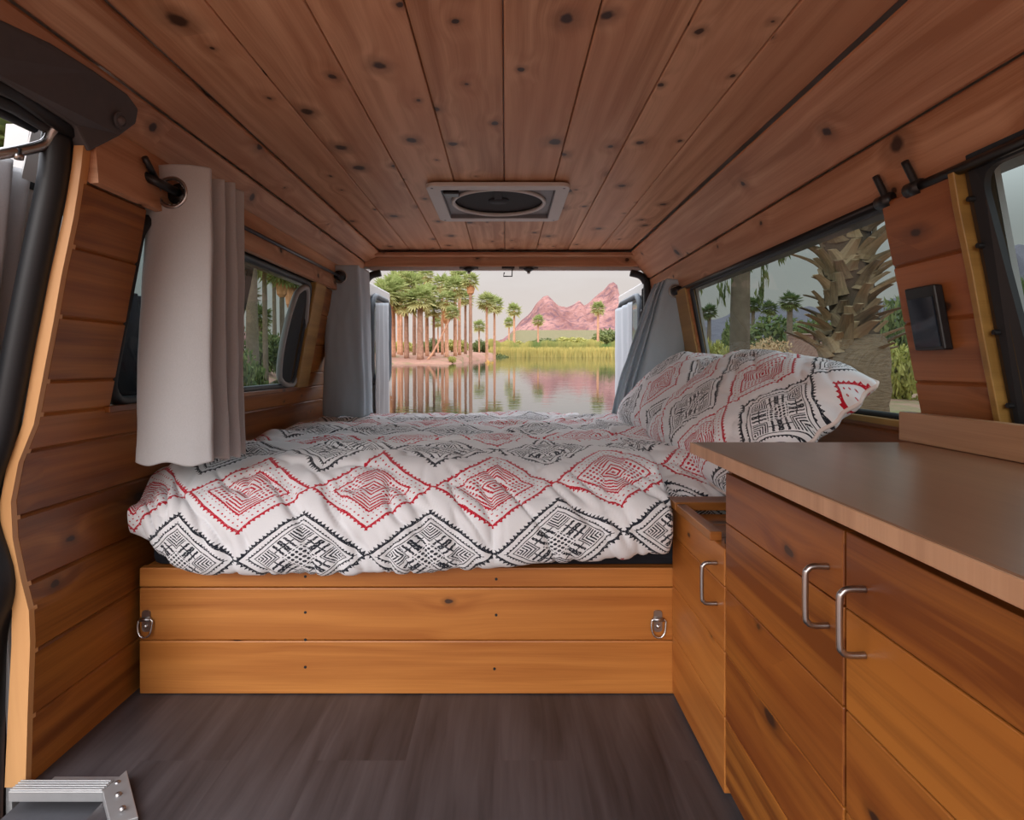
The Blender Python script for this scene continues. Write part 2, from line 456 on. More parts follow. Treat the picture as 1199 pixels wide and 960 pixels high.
# outer side skins
mb = MB()
for s in (-1, 1):
    def sk(z0, z1, y0, y1):
        zs = [z0, lerp(z0, z1, .35), lerp(z0, z1, .7), z1]
        mb.prism([(s * (wx(z) + .035), z) for z in zs] + [(s * (wx(z) + .045), z) for z in zs[::-1]], y0, y1)
    if s < 0: sk(-.2, .59, .95, 2.80); sk(.59, .99, 2.10, 2.80); sk(.98, 1.14, .95, 2.80)
    else: sk(-.2, .565, -.5, 2.80); sk(.565, .985, 2.21, 2.80); sk(.565, .985, .86, 1.05); sk(.98, 1.14, -.5, 2.80)
tag(mb.build('wall_outer', WHITEP), 'white painted outer van side panels', 'wall', kind='structure')
# rear frame around the barn door opening
mb = MB()
for s in (-1, 1): mb.box((s * .80 if s < 0 else .675, 2.745, 0), (-.675 if s < 0 else .80, 2.80, 1.14), grain=2)
mb.box((-.80, 2.745, 1.137), (.80, 2.80, 1.23), grain=0); mb.box((-.80, 2.745, -.02), (.80, 2.80, .20), grain=0)
tag(mb.build('wall_rear', WHITEP), 'white metal frame around the open rear doorway', 'wall', kind='structure')
mb = MB(); mb.box((-.64, 2.735, 1.128), (.64, 2.75, 1.146), grain=0)
tag(mb.build('trim_4', ALU, bevel=.002), 'thin silver strip along the top of the rear opening', 'trim', kind='structure')
# floor
mb = MB()
k = 0
for x0 in [-.78 + .152 * i for i in range(11)]:
    ys = [-.6, .1 + .37 * (k % 3) - .2, 1.0 + .4 * ((k + 1) % 2), 2.7]; k += 1
    for a, b in zip(ys, ys[1:]):
        x1 = min(x0 + .152, .80)
        if x0 < -.63:
            a = max(a, .935)
            if b <= a: continue
        mb.box((x0, a, -.02), (x1, b, 0), grain=1)
tag(mb.build('floor', FLOOR), 'dark grey-brown wood-look vinyl plank floor', 'floor', kind='structure')
mb = MB(); mb.box((-.78, -.6, -.12), (.80, 2.7, -.021))
tag(mb.build('floor_base', DGREY), 'dark subfloor under the vinyl planks', 'floor', kind='structure')

# ---- sliding door opening: plywood jamb edge, rubber seal, headliner trim
mb = MB()
zs = [0.0, .06, .12, .18, .232, .26, .285, .31, .336, .37, .40, .43, .46, .49, .523, .555, .585, .62, .663, .71, .752, .79, .822, .87, .918, .96, 1.0, 1.035]
def thk(z): return interp([(0, .034), (.25, .030), (.33, .024), (.45, .018), (.55, .018), (.7, .022), (1.0, .016)], z)
secL = [(-wx(z) - .0005, z) for z in zs] + [(-(wx(z) + thk(z)), z) for z in zs[::-1]]
mb.prism(secL, .936, .953, axis=1)
# grain along the edge instead of along Y
mb.uv = [[(q[1] % 7, q[0]) for q in f] for f in mb.uv]
tag(mb.build('trim_1', PLY, smooth=False), 'curved pale plywood edge beside the sliding door opening', 'trim', kind='structure')
mb = MB()
path = catmull([(-(wx(z) + thk(z) + .022 + (.03 if z < .3 else .0)), .93, z) for z in (-.1, .12, .25, .336, .44, .50, .57, .66, .75, .85, .95, 1.0, 1.05)], 5)
mb.tube(path, [.021 + .02 * ss(.45, .3, p.z) for p in path], 20)
path2 = [p + Vector((-.022, .012, 0)) for p in path]
mb.tube(path2, [.012 + .03 * ss(.45, .3, p.z) for p in path2], 12)
tag(mb.build('door_seal', RUBBER, smooth=True), 'thick black rubber seal down the sliding door opening', 'seal')
mb = MB()   # dark inner body return behind seal
mb.prism([(-.835, -.15), (-.90, -.15), (-.90, .62), (-.83, .45)], .95, 1.0); mb.box((-.90, .62, -.13), (-.64, .93, -.055))
tag(mb.build('trim_2', RUBBER), 'black plastic step well below the sliding door opening', 'trim', kind='structure')

# aluminium sill
t = empty('door_sill_strip', (-.70, .93, 0), 'ribbed aluminium sill strip with angled end by the sliding door', 'sill strip')
mb = MB()
mb.box((-.775, .905, .000), (-.628, .932, .016), grain=0)
for q in range(5): mb.box((-.775, .907 + q * .005, .016), (-.630, .9095 + q * .005, .0178), grain=0)
mb.build('ribbed_bar', ALU, t, bevel=.0008)
mb = MB(); mb.box((-.74, .938, .0), (-.622, .953, .006), grain=0); mb.build('flange', ALU, t, bevel=.0008)
mb = MB()
A = [(-.628, .905), (-.622, .953), (-.545, .862), (-.575, .845)]
mb.add([(x, y, .0005) for x, y in A] + [(A[0][0], A[0][1], .017), (A[1][0], A[1][1], .017), (A[2][0], A[2][1], .010), (A[3][0], A[3][1], .012)], [(3, 2, 1, 0), (4, 5, 6, 7), (0, 1, 5, 4), (1, 2, 6, 5), (2, 3, 7, 6), (3, 0, 4, 7)])
mb.build('end_plate', ALU, t, bevel=.001)
for x, y in ((-.618, .925), (-.60, .90), (-.575, .872)):
    mb = MB(); mb.lathe([(0, .0035), (.004, .003), (.0045, 0)], 12, Matrix.Translation((x, y, .0145))); mb.build('screw', STEEL, t, smooth=True)

# grey overhead trim with button
t = empty('overhead_trim', (-.69, .9, 1.10), 'dark grey plastic overhead trim with a round button above the sliding door', 'trim panel')
def pt(px, py, X, d=0):  # pixel and X -> point
    Y = F * X / (px - CX); return Vector((X, Y, EYE - (py - CY) * Y / F))
o3 = [pt(-60, -20, -.665), pt(0, 22, -.665), pt(60, 50, -.660), pt(110, 82, -.655), pt(150, 110, -.650), pt(163, 128, -.650), pt(160, 145, -.654), pt(140, 160, -.662), pt(105, 178, -.675), pt(90, 148, -.681), pt(50, 122, -.681), pt(0, 92, -.681), pt(-60, 60, -.681)]
nrm = (o3[8] - o3[4]).cross(o3[1] - o3[4]).normalized()
if nrm.x > 0: nrm = -nrm
mb = MB(); n = len(o3); vs = o3 + [p + nrm * .03 for p in o3]
mb.add(vs, [tuple(range(n)), tuple(range(n, 2 * n))[::-1]] + [(i, n + i, n + (i + 1) % n, (i + 1) % n) for i in range(n)])
mb.build('panel', DGREY, t, bevel=.004)
c = pt(140, 141, -.655); R = nrm.to_track_quat('-Z', 'Y').to_matrix().to_4x4()
mb = MB(); mb.lathe([(0, .002), (.009, .002), (.0095, .004), (.0135, .004), (.014, 0)], 24, Matrix.Translation(c - nrm * .0005) @ R)
mb.build('button', DGREY, t, smooth=False)
mb = MB(); mb.lathe([(0, .006), (.0055, .0055), (.008, .0)], 20, Matrix.Translation(c - nrm * .0005) @ R); mb.build('button_cap', plain('warm grey plastic', (.13, .11, .11), .5), t, smooth=True)
# black channel under the trim + white gutter of the van side
mb = MB()
mb.tube([pt(-40, 82, -.70), pt(20, 110, -.70), pt(90, 160, -.70)], .012, 8); mb.tube([pt(-40, 98, -.72), pt(20, 126, -.72), pt(75, 160, -.72)], .012, 8); mb.tube([pt(-40, 112, -.74), pt(40, 150, -.74)], .008, 8)
tag(mb.build('door_track', RUBBER, smooth=True), 'black rail channel under the grey overhead trim', 'door track')
# sliding door arm
t = empty('sliding_door_arm', (-.76, .95, .98), 'bare metal hinge arm reaching out to the sliding door', 'door arm')
mb = MB()
P = catmull([pt(88, 150, -.70), pt(74, 146, -.70), pt(64, 150, -.71), pt(56, 166, -.72), pt(40, 173, -.73), pt(0, 180, -.75), pt(-40, 186, -.78)], 5)
mb.tube(P, [.006 if i < 8 else .0085 for i in range(len(P))], 10); mb.build('arm', STEEL, t, smooth=True)
mb = MB(); q = pt(22, 182, -.735); mb.lathe([(0, -.006), (.006, -.006), (.007, 0), (.004, .002), (.004, .01), (0, .01)], 14, Matrix.Translation(q)); mb.build('bolt', STEEL, t, smooth=True)

# ---- sliding door, slid back along the outside
t = empty('door_3', (-.93, 1.5, .3), 'white sliding door slid back along the outside', 'door', kind='structure')
XD = -.905
mb = MB()
def dsl(z): return XD + ss(.5, 1.15, z) * .10       # door leans in with height
def dsec(z0, z1, y0, y1):
    zs = [lerp(z0, z1, k / 5) for k in range(6)]
    mb.prism([(dsl(z), z) for z in zs] + [(dsl(z) - .04, z) for z in zs[::-1]], y0, y1)
dsec(-.15, .57, .985, 1.89); dsec(1.03, 1.09, .985, 1.89); dsec(.57, 1.03, .985, 1.02)
mb.build('door_panel', WHITEP, t)
mb = MB(); dsec(.57, 1.03, 1.845, 1.89); dsec(.565, .60, 1.02, 1.85); dsec(.985, 1.03, 1.0, 1.85)
mb.build('window_surround', RUBBER, t)
mb = MB(); zs = [.6, .8, 1.03]
mb.add([(dsl(z) - .03, y, z) for z in zs for y in (1.02, 1.85)], [(0, 1, 3, 2), (2, 3, 5, 4)]); mb.build('window_glass', GLASS_D, t)

# ---- window frames / glass
def window(name, label, side, y0, y1, z0, z1, slant=0., r=.05, mat=GLASS, gt=.012, off=.012):
    t = empty(name, (side * .74, (y0 + y1) / 2, z0), label, 'window', kind='structure')
    def P(y, z, d=0.): return Vector((side * (lerp(wx(z0), wx(z1), (z - z0) / (z1 - z0)) + off + d), y, z))
    w, h = (y1 - y0) / 2, (z1 - z0) / 2
    loop = [P((y0 + y1) / 2 + a, (z0 + z1) / 2 + b) for a, b in rrect(w - gt * .6, h - gt * .6, r)]
    mb = MB(); mb.tube(loop, gt, 8, closed=True); mb.build('rubber_gasket', RUBBER, t, smooth=True)
    mb = MB(); mb.add([P(y0, z0, .006), P(y1, z0, .006), P(y1, z1, .006), P(y0, z1, .006)], [(0, 1, 2, 3)]); mb.build('pane', mat, t)
    return t, P
wl, PL = window('window_1', 'left side window with added dark rounded reflection shape at its rear end', -1, *WIN_L)
wr, PR = window('window_2', 'large right side window behind the pillows', 1, *WIN_R, off=.014, r=.018, gt=.008)
# added dark shape and pale rim standing in for a reflection in the glass
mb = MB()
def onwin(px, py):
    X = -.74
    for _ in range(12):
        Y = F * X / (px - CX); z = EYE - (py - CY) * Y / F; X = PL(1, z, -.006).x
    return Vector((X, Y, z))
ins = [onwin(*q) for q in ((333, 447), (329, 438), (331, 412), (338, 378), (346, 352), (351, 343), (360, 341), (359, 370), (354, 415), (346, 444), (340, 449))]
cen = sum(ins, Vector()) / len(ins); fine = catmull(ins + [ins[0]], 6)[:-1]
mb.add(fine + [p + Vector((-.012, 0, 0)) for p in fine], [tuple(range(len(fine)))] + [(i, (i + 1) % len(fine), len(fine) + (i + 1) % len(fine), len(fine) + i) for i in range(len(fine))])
io = mb.build('reflection_shape', DREFL, wl)
mb = MB(); mb.tube([cen + (p - cen) * 1.04 + Vector((0, -.010, 0)) for p in fine], .010, 8, closed=True); mb.build('reflection_rim', plain('pale grey rim', (.33, .34, .33), .5), io, smooth=True)
# ochre timbers round the windows
mb = MB(); mb.prism([(-wx(z) - .001 + .010, z) for z in (.60, .80, .98)] + [(-wx(z) - .03, z) for z in (.98, .80, .60)], 2.085, 2.20)
tag(mb.build('trim_5', OCHRE, bevel=.003), 'ochre wooden post at the rear edge of the left window', 'trim', kind='structure')
mb = MB(); mb.prism([(wx(z) - .008, z) for z in (.573, .80, .977)] + [(wx(z) + .03, z) for z in (.977, .80, .573)], 2.205, 2.40)
tag(mb.build('trim_6', OCHRE, bevel=.003), 'ochre wooden post at the rear edge of the right window', 'trim', kind='structure')
mb = MB(); mb.prism([(-wx(.60) + .008, .590), (-wx(.60) - .03, .590), (-wx(.60) - .03, .603), (-wx(.60) + .008, .603)], 1.10, 2.12)
tag(mb.build('trim_7', CEDAR_WALL, bevel=.002), 'narrow cedar sill under the left side window', 'trim', kind='structure')
mb = MB(); mb.prism([(wx(.57) - .006, .560), (wx(.57) + .03, .560), (wx(.57) + .03, .574), (wx(.57) - .006, .574)], 1.05, 2.2)
tag(mb.build('trim_8', OCHRE, bevel=.002), 'narrow ochre sill under the large right window', 'trim', kind='structure')

# right pillar: ochre edge strip, brown recess, black seal and cab door window
mb = MB(); zs = [.50, .60, .72, .82, .92, .975]
mb.prism([(wx(z) - .006, z) for z in zs] + [(wx(z) + .022, z) for z in zs[::-1]], .884, .896)
tag(mb.build('trim_9', OCHRE, bevel=.0015), 'thin yellow-brown wooden edge strip on the right pillar', 'trim', kind='structure')
mb = MB(); mb.prism([(wx(z) + .012, z) for z in zs] + [(wx(z) + .03, z) for z in zs[::-1]], .855, .884)
tag(mb.build('trim_10', plain('brown grey felt', (.075, .055, .035), .9, .2, 0, .3, 50.)), 'dull brown recess beside the right pillar strip', 'trim', kind='structure')
for z in (.62, .73, .86, .93):
    mb = MB(); mb.lathe([(0, -.012), (.004, -.012), (.005, 0), (0, 0)], 10, Matrix.Translation((wx(z) + .012, .872, z)) @ Matrix.Rotation(PI / 2, 4, 'Y')); tag(mb.build('panel_clip', BLACK), 'small black clip on the right pillar recess', 'clip', 'clips down the right pillar')
t = empty('window_3', (.76, .5, .6), 'cab side window with thick black surround beyond the right pillar', 'window', kind='structure')
mb = MB()
outer = [(.856, .45), (.856, .99), (-.45, .99), (-.45, .45)]
def rr(pts, n=8):
    out = []
    for i, (p, r) in enumerate(pts):
        a, b = Vector(pts[i - 1][0]), Vector(pts[(i + 1) % len(pts)][0]); c = Vector(p)
        s, e = c + (a - c).normalized() * r, c + (b - c).normalized() * r
        for k in range(n + 1):
            q = k / n; out.append(tuple(s * (1 - q) ** 2 + c * 2 * q * (1 - q) + e * q * q))
    return out
inn = rr([((.832, .50), .03), ((.856, .970), .035), ((-.40, .965), .04), ((-.40, .50), .03)])
out_ = rr([((.872, .40), .002), ((.872, .995), .002), ((-.50, .995), .002), ((-.50, .40), .002)])
def MW(p, d): return (wx(p[1]) + d, p[0], p[1])
nn = len(inn); vs = [MW(p, .006) for p in out_] + [MW(p, .012) for p in inn] + [MW(p, .022) for p in inn]
mb.add(vs, [(i, (i + 1) % nn, nn + (i + 1) % nn, nn + i) for i in range(nn)] + [(nn + i, nn + (i + 1) % nn, 2 * nn + (i + 1) % nn, 2 * nn + i) for i in range(nn)])
mb.build('black_surround', RUBBER, t, smooth=False)
mb = MB(); mb.add([MW((.86, .49), .021), MW((.86, .97), .021), MW((-.45, .97), .021), MW((-.45, .49), .021)], [(0, 1, 2, 3)]); mb.build('pane', GLASS, t)
mb = MB(); mb.prism([(wx(z) + .0, z) for z in (-.02, .2, .4)] + [(wx(z) + .03, z) for z in (.4, .2, -.02)], -.5, .895)
tag(mb.build('wall_cab', DGREY), 'dark lower cab wall behind the kitchen cabinets', 'wall', kind='structure')

# ------------------------------------------------------------------ bed
t = empty('bed_platform', (0, 1.2, 0), 'cedar bed platform with three horizontal front boards and metal rings', 'bed base')
mb = MB()
for z0, z1 in ((.0015, .111), (.1125, .2205), (.2225, .262)): mb.box((-.757, 1.20, z0), (.60, 1.218, z1), grain=0, sh=.55 + .1 * random.random())
mb.build('front_boards', CEDAR_BED, t, bevel=.0025)
mb = MB(); mb.box((-.75, 1.218, .24), (.75, 2.70, .262), grain=0); mb.build('deck', CEDAR_BED, t)
mb = MB(); mb.box((-.75, 2.68, .0), (.75, 2.70, .24), grain=0); mb.build('rear_board', CEDAR_BED, t)
mb = MB(); mb.box((.58, 1.22, .0), (.60, 2.68, .24), grain=1); mb.build('side_board', CEDAR_BED, t)
for X in ((172 - CX) * 1.2 / F, (770 - CX) * 1.2 / F):
    zt = EYE - (714 - CY) * 1.2 / F
    mb = MB()
    pr = [(0, 0), (0, .046), (-.004, .046)]
    Mx = Matrix.Translation((X, 1.199, zt))
    sh = rrect(.0085, .022, .006)
    vs = [(a, -.0025, b - .022) for a, b in sh]; ln = len(vs)
    mb.add([Mx @ Vector(q) for q in vs] + [Mx @ Vector((q[0], .001, q[2])) for q in vs], [tuple(range(ln)), tuple(range(ln, 2 * ln))[::-1]] + [(i, ln + i, ln + (i + 1) % ln, (i + 1) % ln) for i in range(ln)])
    rb = mb.build('ring_bracket', STEEL, t)
    mb = MB(); mb.tube([Mx @ Vector((a, -.004, -.018)) for a in (-.011, .011)], .0042, 10); mb.build('clasp', STEEL, rb, smooth=True)
    mb = MB()
    ring = [(-.013, 0), (.013, 0), (.0145, -.012), (.012, -.026), (.005, -.034), (-.005, -.034), (-.012, -.026), (-.0145, -.012)]
    mb.tube(catmull([Mx @ Vector((a, -.0055 - abs(b) * .1, b - .018)) for a, b in ring] + [Mx @ Vector((-.013, -.0055, -.018))], 5)[:-1], .0021, 10, closed=True)
    mb.build('ring', CHROME, rb, smooth=True)
    mb = MB(); mb.lathe([(0, .004), (.004, .003), (.005, 0)], 12, Mx @ Matrix.Translation((0, -.0025, -.032)) @ Matrix.Rotation(PI / 2, 4, 'X')); mb.build('rivet', CHROME, rb, smooth=True)
for px, py in ((357.5, 675), (357.5, 717), (357.5, 749), (357.5, 781), (581, 678), (581, 720), (579, 783)):
    mb = MB(); mb.lathe([(0, .0), (.0028, .0), (.0032, .0012)], 10, Matrix.Translation(((px - CX) * 1.2 / F, 1.1992, EYE - (py - CY) * 1.2 / F)) @ Matrix.Rotation(-PI / 2, 4, 'X')); mb.build('screw', BLACK, t)
mb = MB(); 
mb.box((-.738, 1.204, .262), (.60, 2.66, .350), grain=0)
mo = tag(mb.build('mattress', MATT, bevel=.02), 'dark mattress showing as a black line beneath the patterned duvet', 'mattress')

# duvet
HEM = [(-.786, .345), (-.741, .332), (-.707, .308), (-.657, .286), (-.59, .268), (-.32, .264), (-.154, .273), (.013, .284), (.18, .297), (.32, .308), (.345, .325), (.80, .33)]
def section(X):
    hz = interp(HEM, X)
    Yf = 1.122 + .022 * ss(-.66, -.765, X) + .10 * ss(.322, .345, X)
    top = .466 - .03 * ss(-.70, -.785, X) ** 2
    p = [(Yf + .070, hz + .026), (Yf + .045, hz + .006), (Yf + .012, hz + .006), (Yf, hz + .045), (Yf + .012, lerp(hz, top, .58)), (Yf + .062, top - .035), (Yf + .145, top + .002), (Yf + .27, top + .008), (1.80, top + .006), (2.30, top + .002), (2.60, top - .002), (2.70, top - .05)]
    if X > .325:
        p = [(max(a, lerp(a, 1.222, ss(.325, .345, X))) if b < .42 else a, b) for a, b in p]
    return [Vector((0, a, b)) for a, b in p]
nu, nv = 300, 420
mb = MB(); V = []; UV = []
def fbm(x, y, z=0., o=3):
    s, a = 0., 1.
    for k in range(o): s += a * mn.noise(Vector((x, y, z))); x, y, a = x * 2.1, y * 2.1, a * .5
    return s
grid = []
for i in range(nu):
    X = lerp(-.786, .752, i / (nu - 1))
    sec = section(X); cur = catmull(sec, 14); ref = 5 * 14    # curve index of v = 0
    L = [0.]
    for a, b in zip(cur, cur[1:]): L.append(L[-1] + (b - a).length)
    rs = resample(cur, nv); tot = L[-1]; s0 = L[ref]
    colm = []
    for j, p in enumerate(rs):
        s = tot * j / (nv - 1) - s0
        a = rs[max(0, j - 1)]; b = rs[min(nv - 1, j + 1)]; tg = (b - a).normalized(); nr = Vector((0, -tg.z, tg.y))
        front = ss(.10, -.06, s)
        vv = s - .5 * s * .36 if False else (s if s < 0 else s / (1 + .62 * ss(0, .18, s)))
        vv += -.045 * ss(-.05, .26, X) + .012 * ss(-.40, -.60, X) * 1.0
        # wrinkles: vertical puckers on the drop, puffy ridges on top
        h = 0.
        pk = abs(fbm(X * 9 + .8 * math.sin(s * 7), s * 2.2, 3.)); h -= (.0145 * math.exp(-(pk / .10) ** 2)) * (front * .9 + .1)
        h += .009 * fbm(X * 6., s * 3., 9., 2) * (.6 + .4 * front)
        tp = 1 - front
        h += tp * .015 * fbm(X * 2.6 + s * 1.2, s * 7.5, 21., 2)
        pk2 = abs(fbm(X * 3.2 - s * 2, s * 7., 33., 2)); h -= tp * .007 * math.exp(-(pk2 / .09) ** 2)
        pk3 = abs(fbm(X * 12., s * 5. + X * 2, 57., 2)); h -= .003 * math.exp(-(pk3 / .14) ** 2)
        ew = ss(-.786, -.72, X) * ss(.752, .70, X); h *= (.15 + .85 * ew)
        if j < 30: h *= j / 30
        q = Vector((X, p.y, p.z)) + nr * h
        if X > .335 and q.z < .43: q.y = max(q.y, 1.208)
        q.z -= .04 * ss(.44, .52, X) * ss(1.2, 1.3, q.y) * ss(2.55, 2.4, q.y)
        if X < -.6: q.x = -.6 + (q.x + .6) * (.742 + .045 * ss(1.12, 1.34, q.y) - .6) / .186
        q.x += .006 * fbm(X * 5, s * 6, 70.) * ew
        colm.append((q, (X, vv)))
    grid.append(colm)
vs = [c[0] for col_ in grid for c in col_]; fs, uvs = [], []
for i in range(nu - 1):
    for j in range(nv - 1):
        a, b, c, d = i * nv + j, (i + 1) * nv + j, (i + 1) * nv + j + 1, i * nv + j + 1
        fs.append((a, b, c, d)); uvs.append([grid[i][j][1], grid[i + 1][j][1], grid[i + 1][j + 1][1], grid[i][j + 1][1]])
mb.add(vs, fs, uvs)
tag(mb.build('duvet', DUVET, smooth=True, solid=.006), 'white duvet with rows of red and black diamond patterns spread over the bed', 'duvet')

# pillows
def pillow(name, label, loc, rot, hl, hh, th, seed, uoff, voff, uvrot=0.):
    S_, L_ = Vector(rot[0]).normalized(), Vector(rot[1]).normalized(); Z_ = S_.cross(L_).normalized(); S_ = L_.cross(Z_)
    t = empty(name, loc, label, 'pillow', rot=Matrix((S_, L_, Z_)).transposed().to_euler())
    n = 90; vs, fs, uvs = [], [], []
    def shape(a, b, sgn):
        # a, b in [-1, 1]; pinched corners
        r = (1 - abs(a) ** 2.6) * (1 - abs(b) ** 2.6)
        hgt = th * max(0., r) ** .36 * (1.12 if sgn > 0 else .5)
        cx = 1 - .04 * (1 - abs(b) ** 1.5) * abs(a) ** 4 - (.15 if a > 0 else .05) * abs(b) ** 4; cy = 1 - .02 * (1 - abs(a) ** 1.5) * abs(b) ** 4 - .075 * abs(a) ** 7
        x, y = a * hl * cx, b * hh * cy
        w = fbm(a * 1.6 + seed, b * 1.5, sgn * 4., 2) * .010 + (-.006 * math.exp(-(abs(fbm(a * 3.2 + seed, b * 3.2, 5., 2)) / .12) ** 2))
        fol = (ss(.75, 1., abs(a)) + ss(.75, 1., abs(b))) * .006 * math.sin((a * 19 + b * 23) + seed)
        return Vector((x, y + fol, sgn * (hgt + w * min(1, r * 3))))
    for sgn in (1, -1):
        base = len(vs)
        for i in range(n):
            for j in range(n):
                a = math.sin(lerp(-1, 1, i / (n - 1)) * PI / 2); b = math.sin(lerp(-1, 1, j / (n - 1)) * PI / 2)
                vs.append(shape(a, b, sgn))
        def U(i, j):
            a = math.sin(lerp(-1, 1, i / (n - 1)) * PI / 2) * hl * 1.15; b = math.sin(lerp(-1, 1, j / (n - 1)) * PI / 2) * hh * 1.25
            c, s_ = math.cos(uvrot), math.sin(uvrot); return (a * c - b * s_ + uoff, a * s_ + b * c + voff)
        for i in range(n - 1):
            for j in range(n - 1):
                q = [(i, j), (i + 1, j), (i + 1, j + 1), (i, j + 1)]
                if sgn < 0: q = q[::-1]
                fs.append(tuple(base + a * n + b for a, b in q)); uvs.append([U(a, b) for a, b in q])
    mb = MB(); mb.add(vs, fs, uvs); o = mb.build('pillowcase', PILLOWM, smooth=True); o.parent = t
    # piped seam round the edge
    edge = [(lerp(-1, 1, k / 30), -1) for k in range(30)] + [(1, lerp(-1, 1, k / 24)) for k in range(24)] + [(lerp(1, -1, k / 30), 1) for k in range(30)] + [(-1, lerp(1, -1, k / 24)) for k in range(24)]
    mb = MB(); mb.tube([shape(a, b, 1) * 1.0 for a, b in edge], .0045, 8, closed=True)
    o = mb.build('piping', plain('cream piping', (.72, .62, .58), .9, .1), smooth=True); o.parent = t
    return t
pillow('pillow', 'nearer diamond patterned pillow leaning on the right window, beside the countertop', (.598, 1.49, .560), ((.76, 0, .65), (-.02, 1, .07)), 0.20, .355, .080, 3.1, .0, .15, -.2)
pillow('pillow', 'farther diamond patterned pillow behind the first, touching the grey rear curtain', (.596, 2.06, .572), ((.74, 0, .67), (-.05, 1, .02)), .19, .28, .085, 8.4, .1, .12, -.1)

# ------------------------------------------------------------------ cabinets and counter
XF = .344
def cab_boards(mb, y0, y1, z0, z1, seams, x0=XF, th=.018):
    zz = [z0] + [s for s in seams if z0 + .01 < s < z1 - .01] + [z1]
    for a, b in zip(zz, zz[1:]): mb.box((x0, y0, a + .0006), (x0 + th, y1, b - .0006), grain=1)
SE = [EYE - s for s in (.553, .4505, .348, .2455)]
def handle(par, Y, X0=XF, zt=.466, zb=.403):
    mb = MB()
    P = catmull([(X0 + .002, Y, zt), (X0 - .016, Y, zt), (X0 - .0225, Y, zt - .004), (X0 - .0245, Y, zt - .011), (X0 - .0245, Y, zb + .011), (X0 - .0225, Y, zb + .004), (X0 - .016, Y, zb), (X0 + .002, Y, zb)], 5)
    mb.tube(P, .0033, 12); mb.build('handle', STEEL, par, smooth=True)
t = empty('kitchen_cabinet', (.55, .5, 0), 'tall cedar kitchen cabinet with two plank doors under the countertop', 'cabinet')
mb = MB(); mb.box((XF + .022, -.10, .02), (.745, .905, .5295), grain=1); mb.build('carcass', CEDAR_DOOR, t)
mb = MB(); mb.box((XF + .006, .8985, .02), (.745, .9095, .5255), grain=0); mb.build('side_panel', CEDAR_DOOR, t)
d = MB(); cab_boards(d, .592, .908, .024, .513, SE); d = d.build('door', CEDAR_DOOR, t, bevel=.0016)
handle(d, .619)
d = MB(); cab_boards(d, .20, .5875, .024, .513, SE); d = d.build('door', CEDAR_DOOR, t, bevel=.0016)
handle(d, .5556)
d = MB(); cab_boards(d, -.10, .196, .024, .513, SE); d.build('door', CEDAR_DOOR, t, bevel=.0016)
t = empty('low_cabinet', (.55, 1.06, 0), 'low cedar cabinet between the tall cabinet and the bed', 'cabinet')
mb = MB(); mb.box((XF + .02, .914, .02), (.745, 1.197, .372), grain=1); mb.build('carcass', CEDAR_DOOR, t)
d = MB(); cab_boards(d, .9135, 1.198, .006, .392, SE); d = d.build('door', CEDAR_BED, t, bevel=.0016)
handle(d, .945, zt=.359, zb=.293)
mb = MB()
for a, b in ((1.145, 1.199), (1.065, 1.143), (.985, 1.063), (.914, .983)):
    if a > 1.14: mb.box((XF - .010, a, .394), (.745, b, .41), grain=0)
    else: mb.box((XF + .016, a, .378), (.745, b, .388), grain=0)
mb.box((XF - .008, .955, .392), (XF + .012, 1.145, .407), grain=1)
mb.build('top', CEDAR_WALL, t, bevel=.0015)
mb = MB(); mb.box((XF + .012, .925, .388), (XF + .03, .945, .402)); mb.build('catch', BLACK, t, bevel=.001)
t = empty('countertop', (.5, .5, .53), 'smooth brown bamboo countertop over the tall kitchen cabinet', 'countertop')
mb = MB(); mb.box((.320, -.12, .530), (.745, .995, .549), grain=1)
mb.build('worktop', BAMBOO, t, bevel=.002)
mb = MB(); mb.box((.3165, -.12, .5302), (.3199, .995, .5484), grain=2); mb.box((.3165, .9951, .5302), (.745, .998, .5484), grain=0)
mb.build('edge_band', BACKSP, t, bevel=.001)
mb = MB(); mb.box((.690, -.12, .5495), (.712, 1.02, .5995), grain=1)
tag(mb.build('backsplash_board', BACKSP, bevel=.002), 'upright wooden backsplash board along the back of the countertop', 'backsplash')
# wall device
t = empty('wall_controller', (.72, 1.0, .77), 'black box with glossy screen mounted on the right wooden pillar', 'controller')
mb = MB()
def dev(y, z, d): return Vector((wx(z) - d, y, z))
Y0, Y1, z0, z1 = .952, 1.022, .706, .814
mb.add([dev(y, z, d) for d in (.001, .017) for y in (Y0, Y1) for z in (z0, z1)], [(0, 1, 3, 2), (4, 6, 7, 5), (0, 4, 5, 1), (2, 3, 7, 6), (0, 2, 6, 4), (1, 5, 7, 3)])
mb.build('case', BLACK, t, bevel=.003)
mb = MB(); mb.add([dev(y, z, d) for d in (.0165, .0185) for y in (Y0 + .006, Y1 - .006) for z in (z0 + .006, z1 - .02)], [(0, 1, 3, 2), (4, 6, 7, 5), (0, 4, 5, 1), (2, 3, 7, 6), (0, 2, 6, 4), (1, 5, 7, 3)])
mb.build('screen', SCREEN, t)

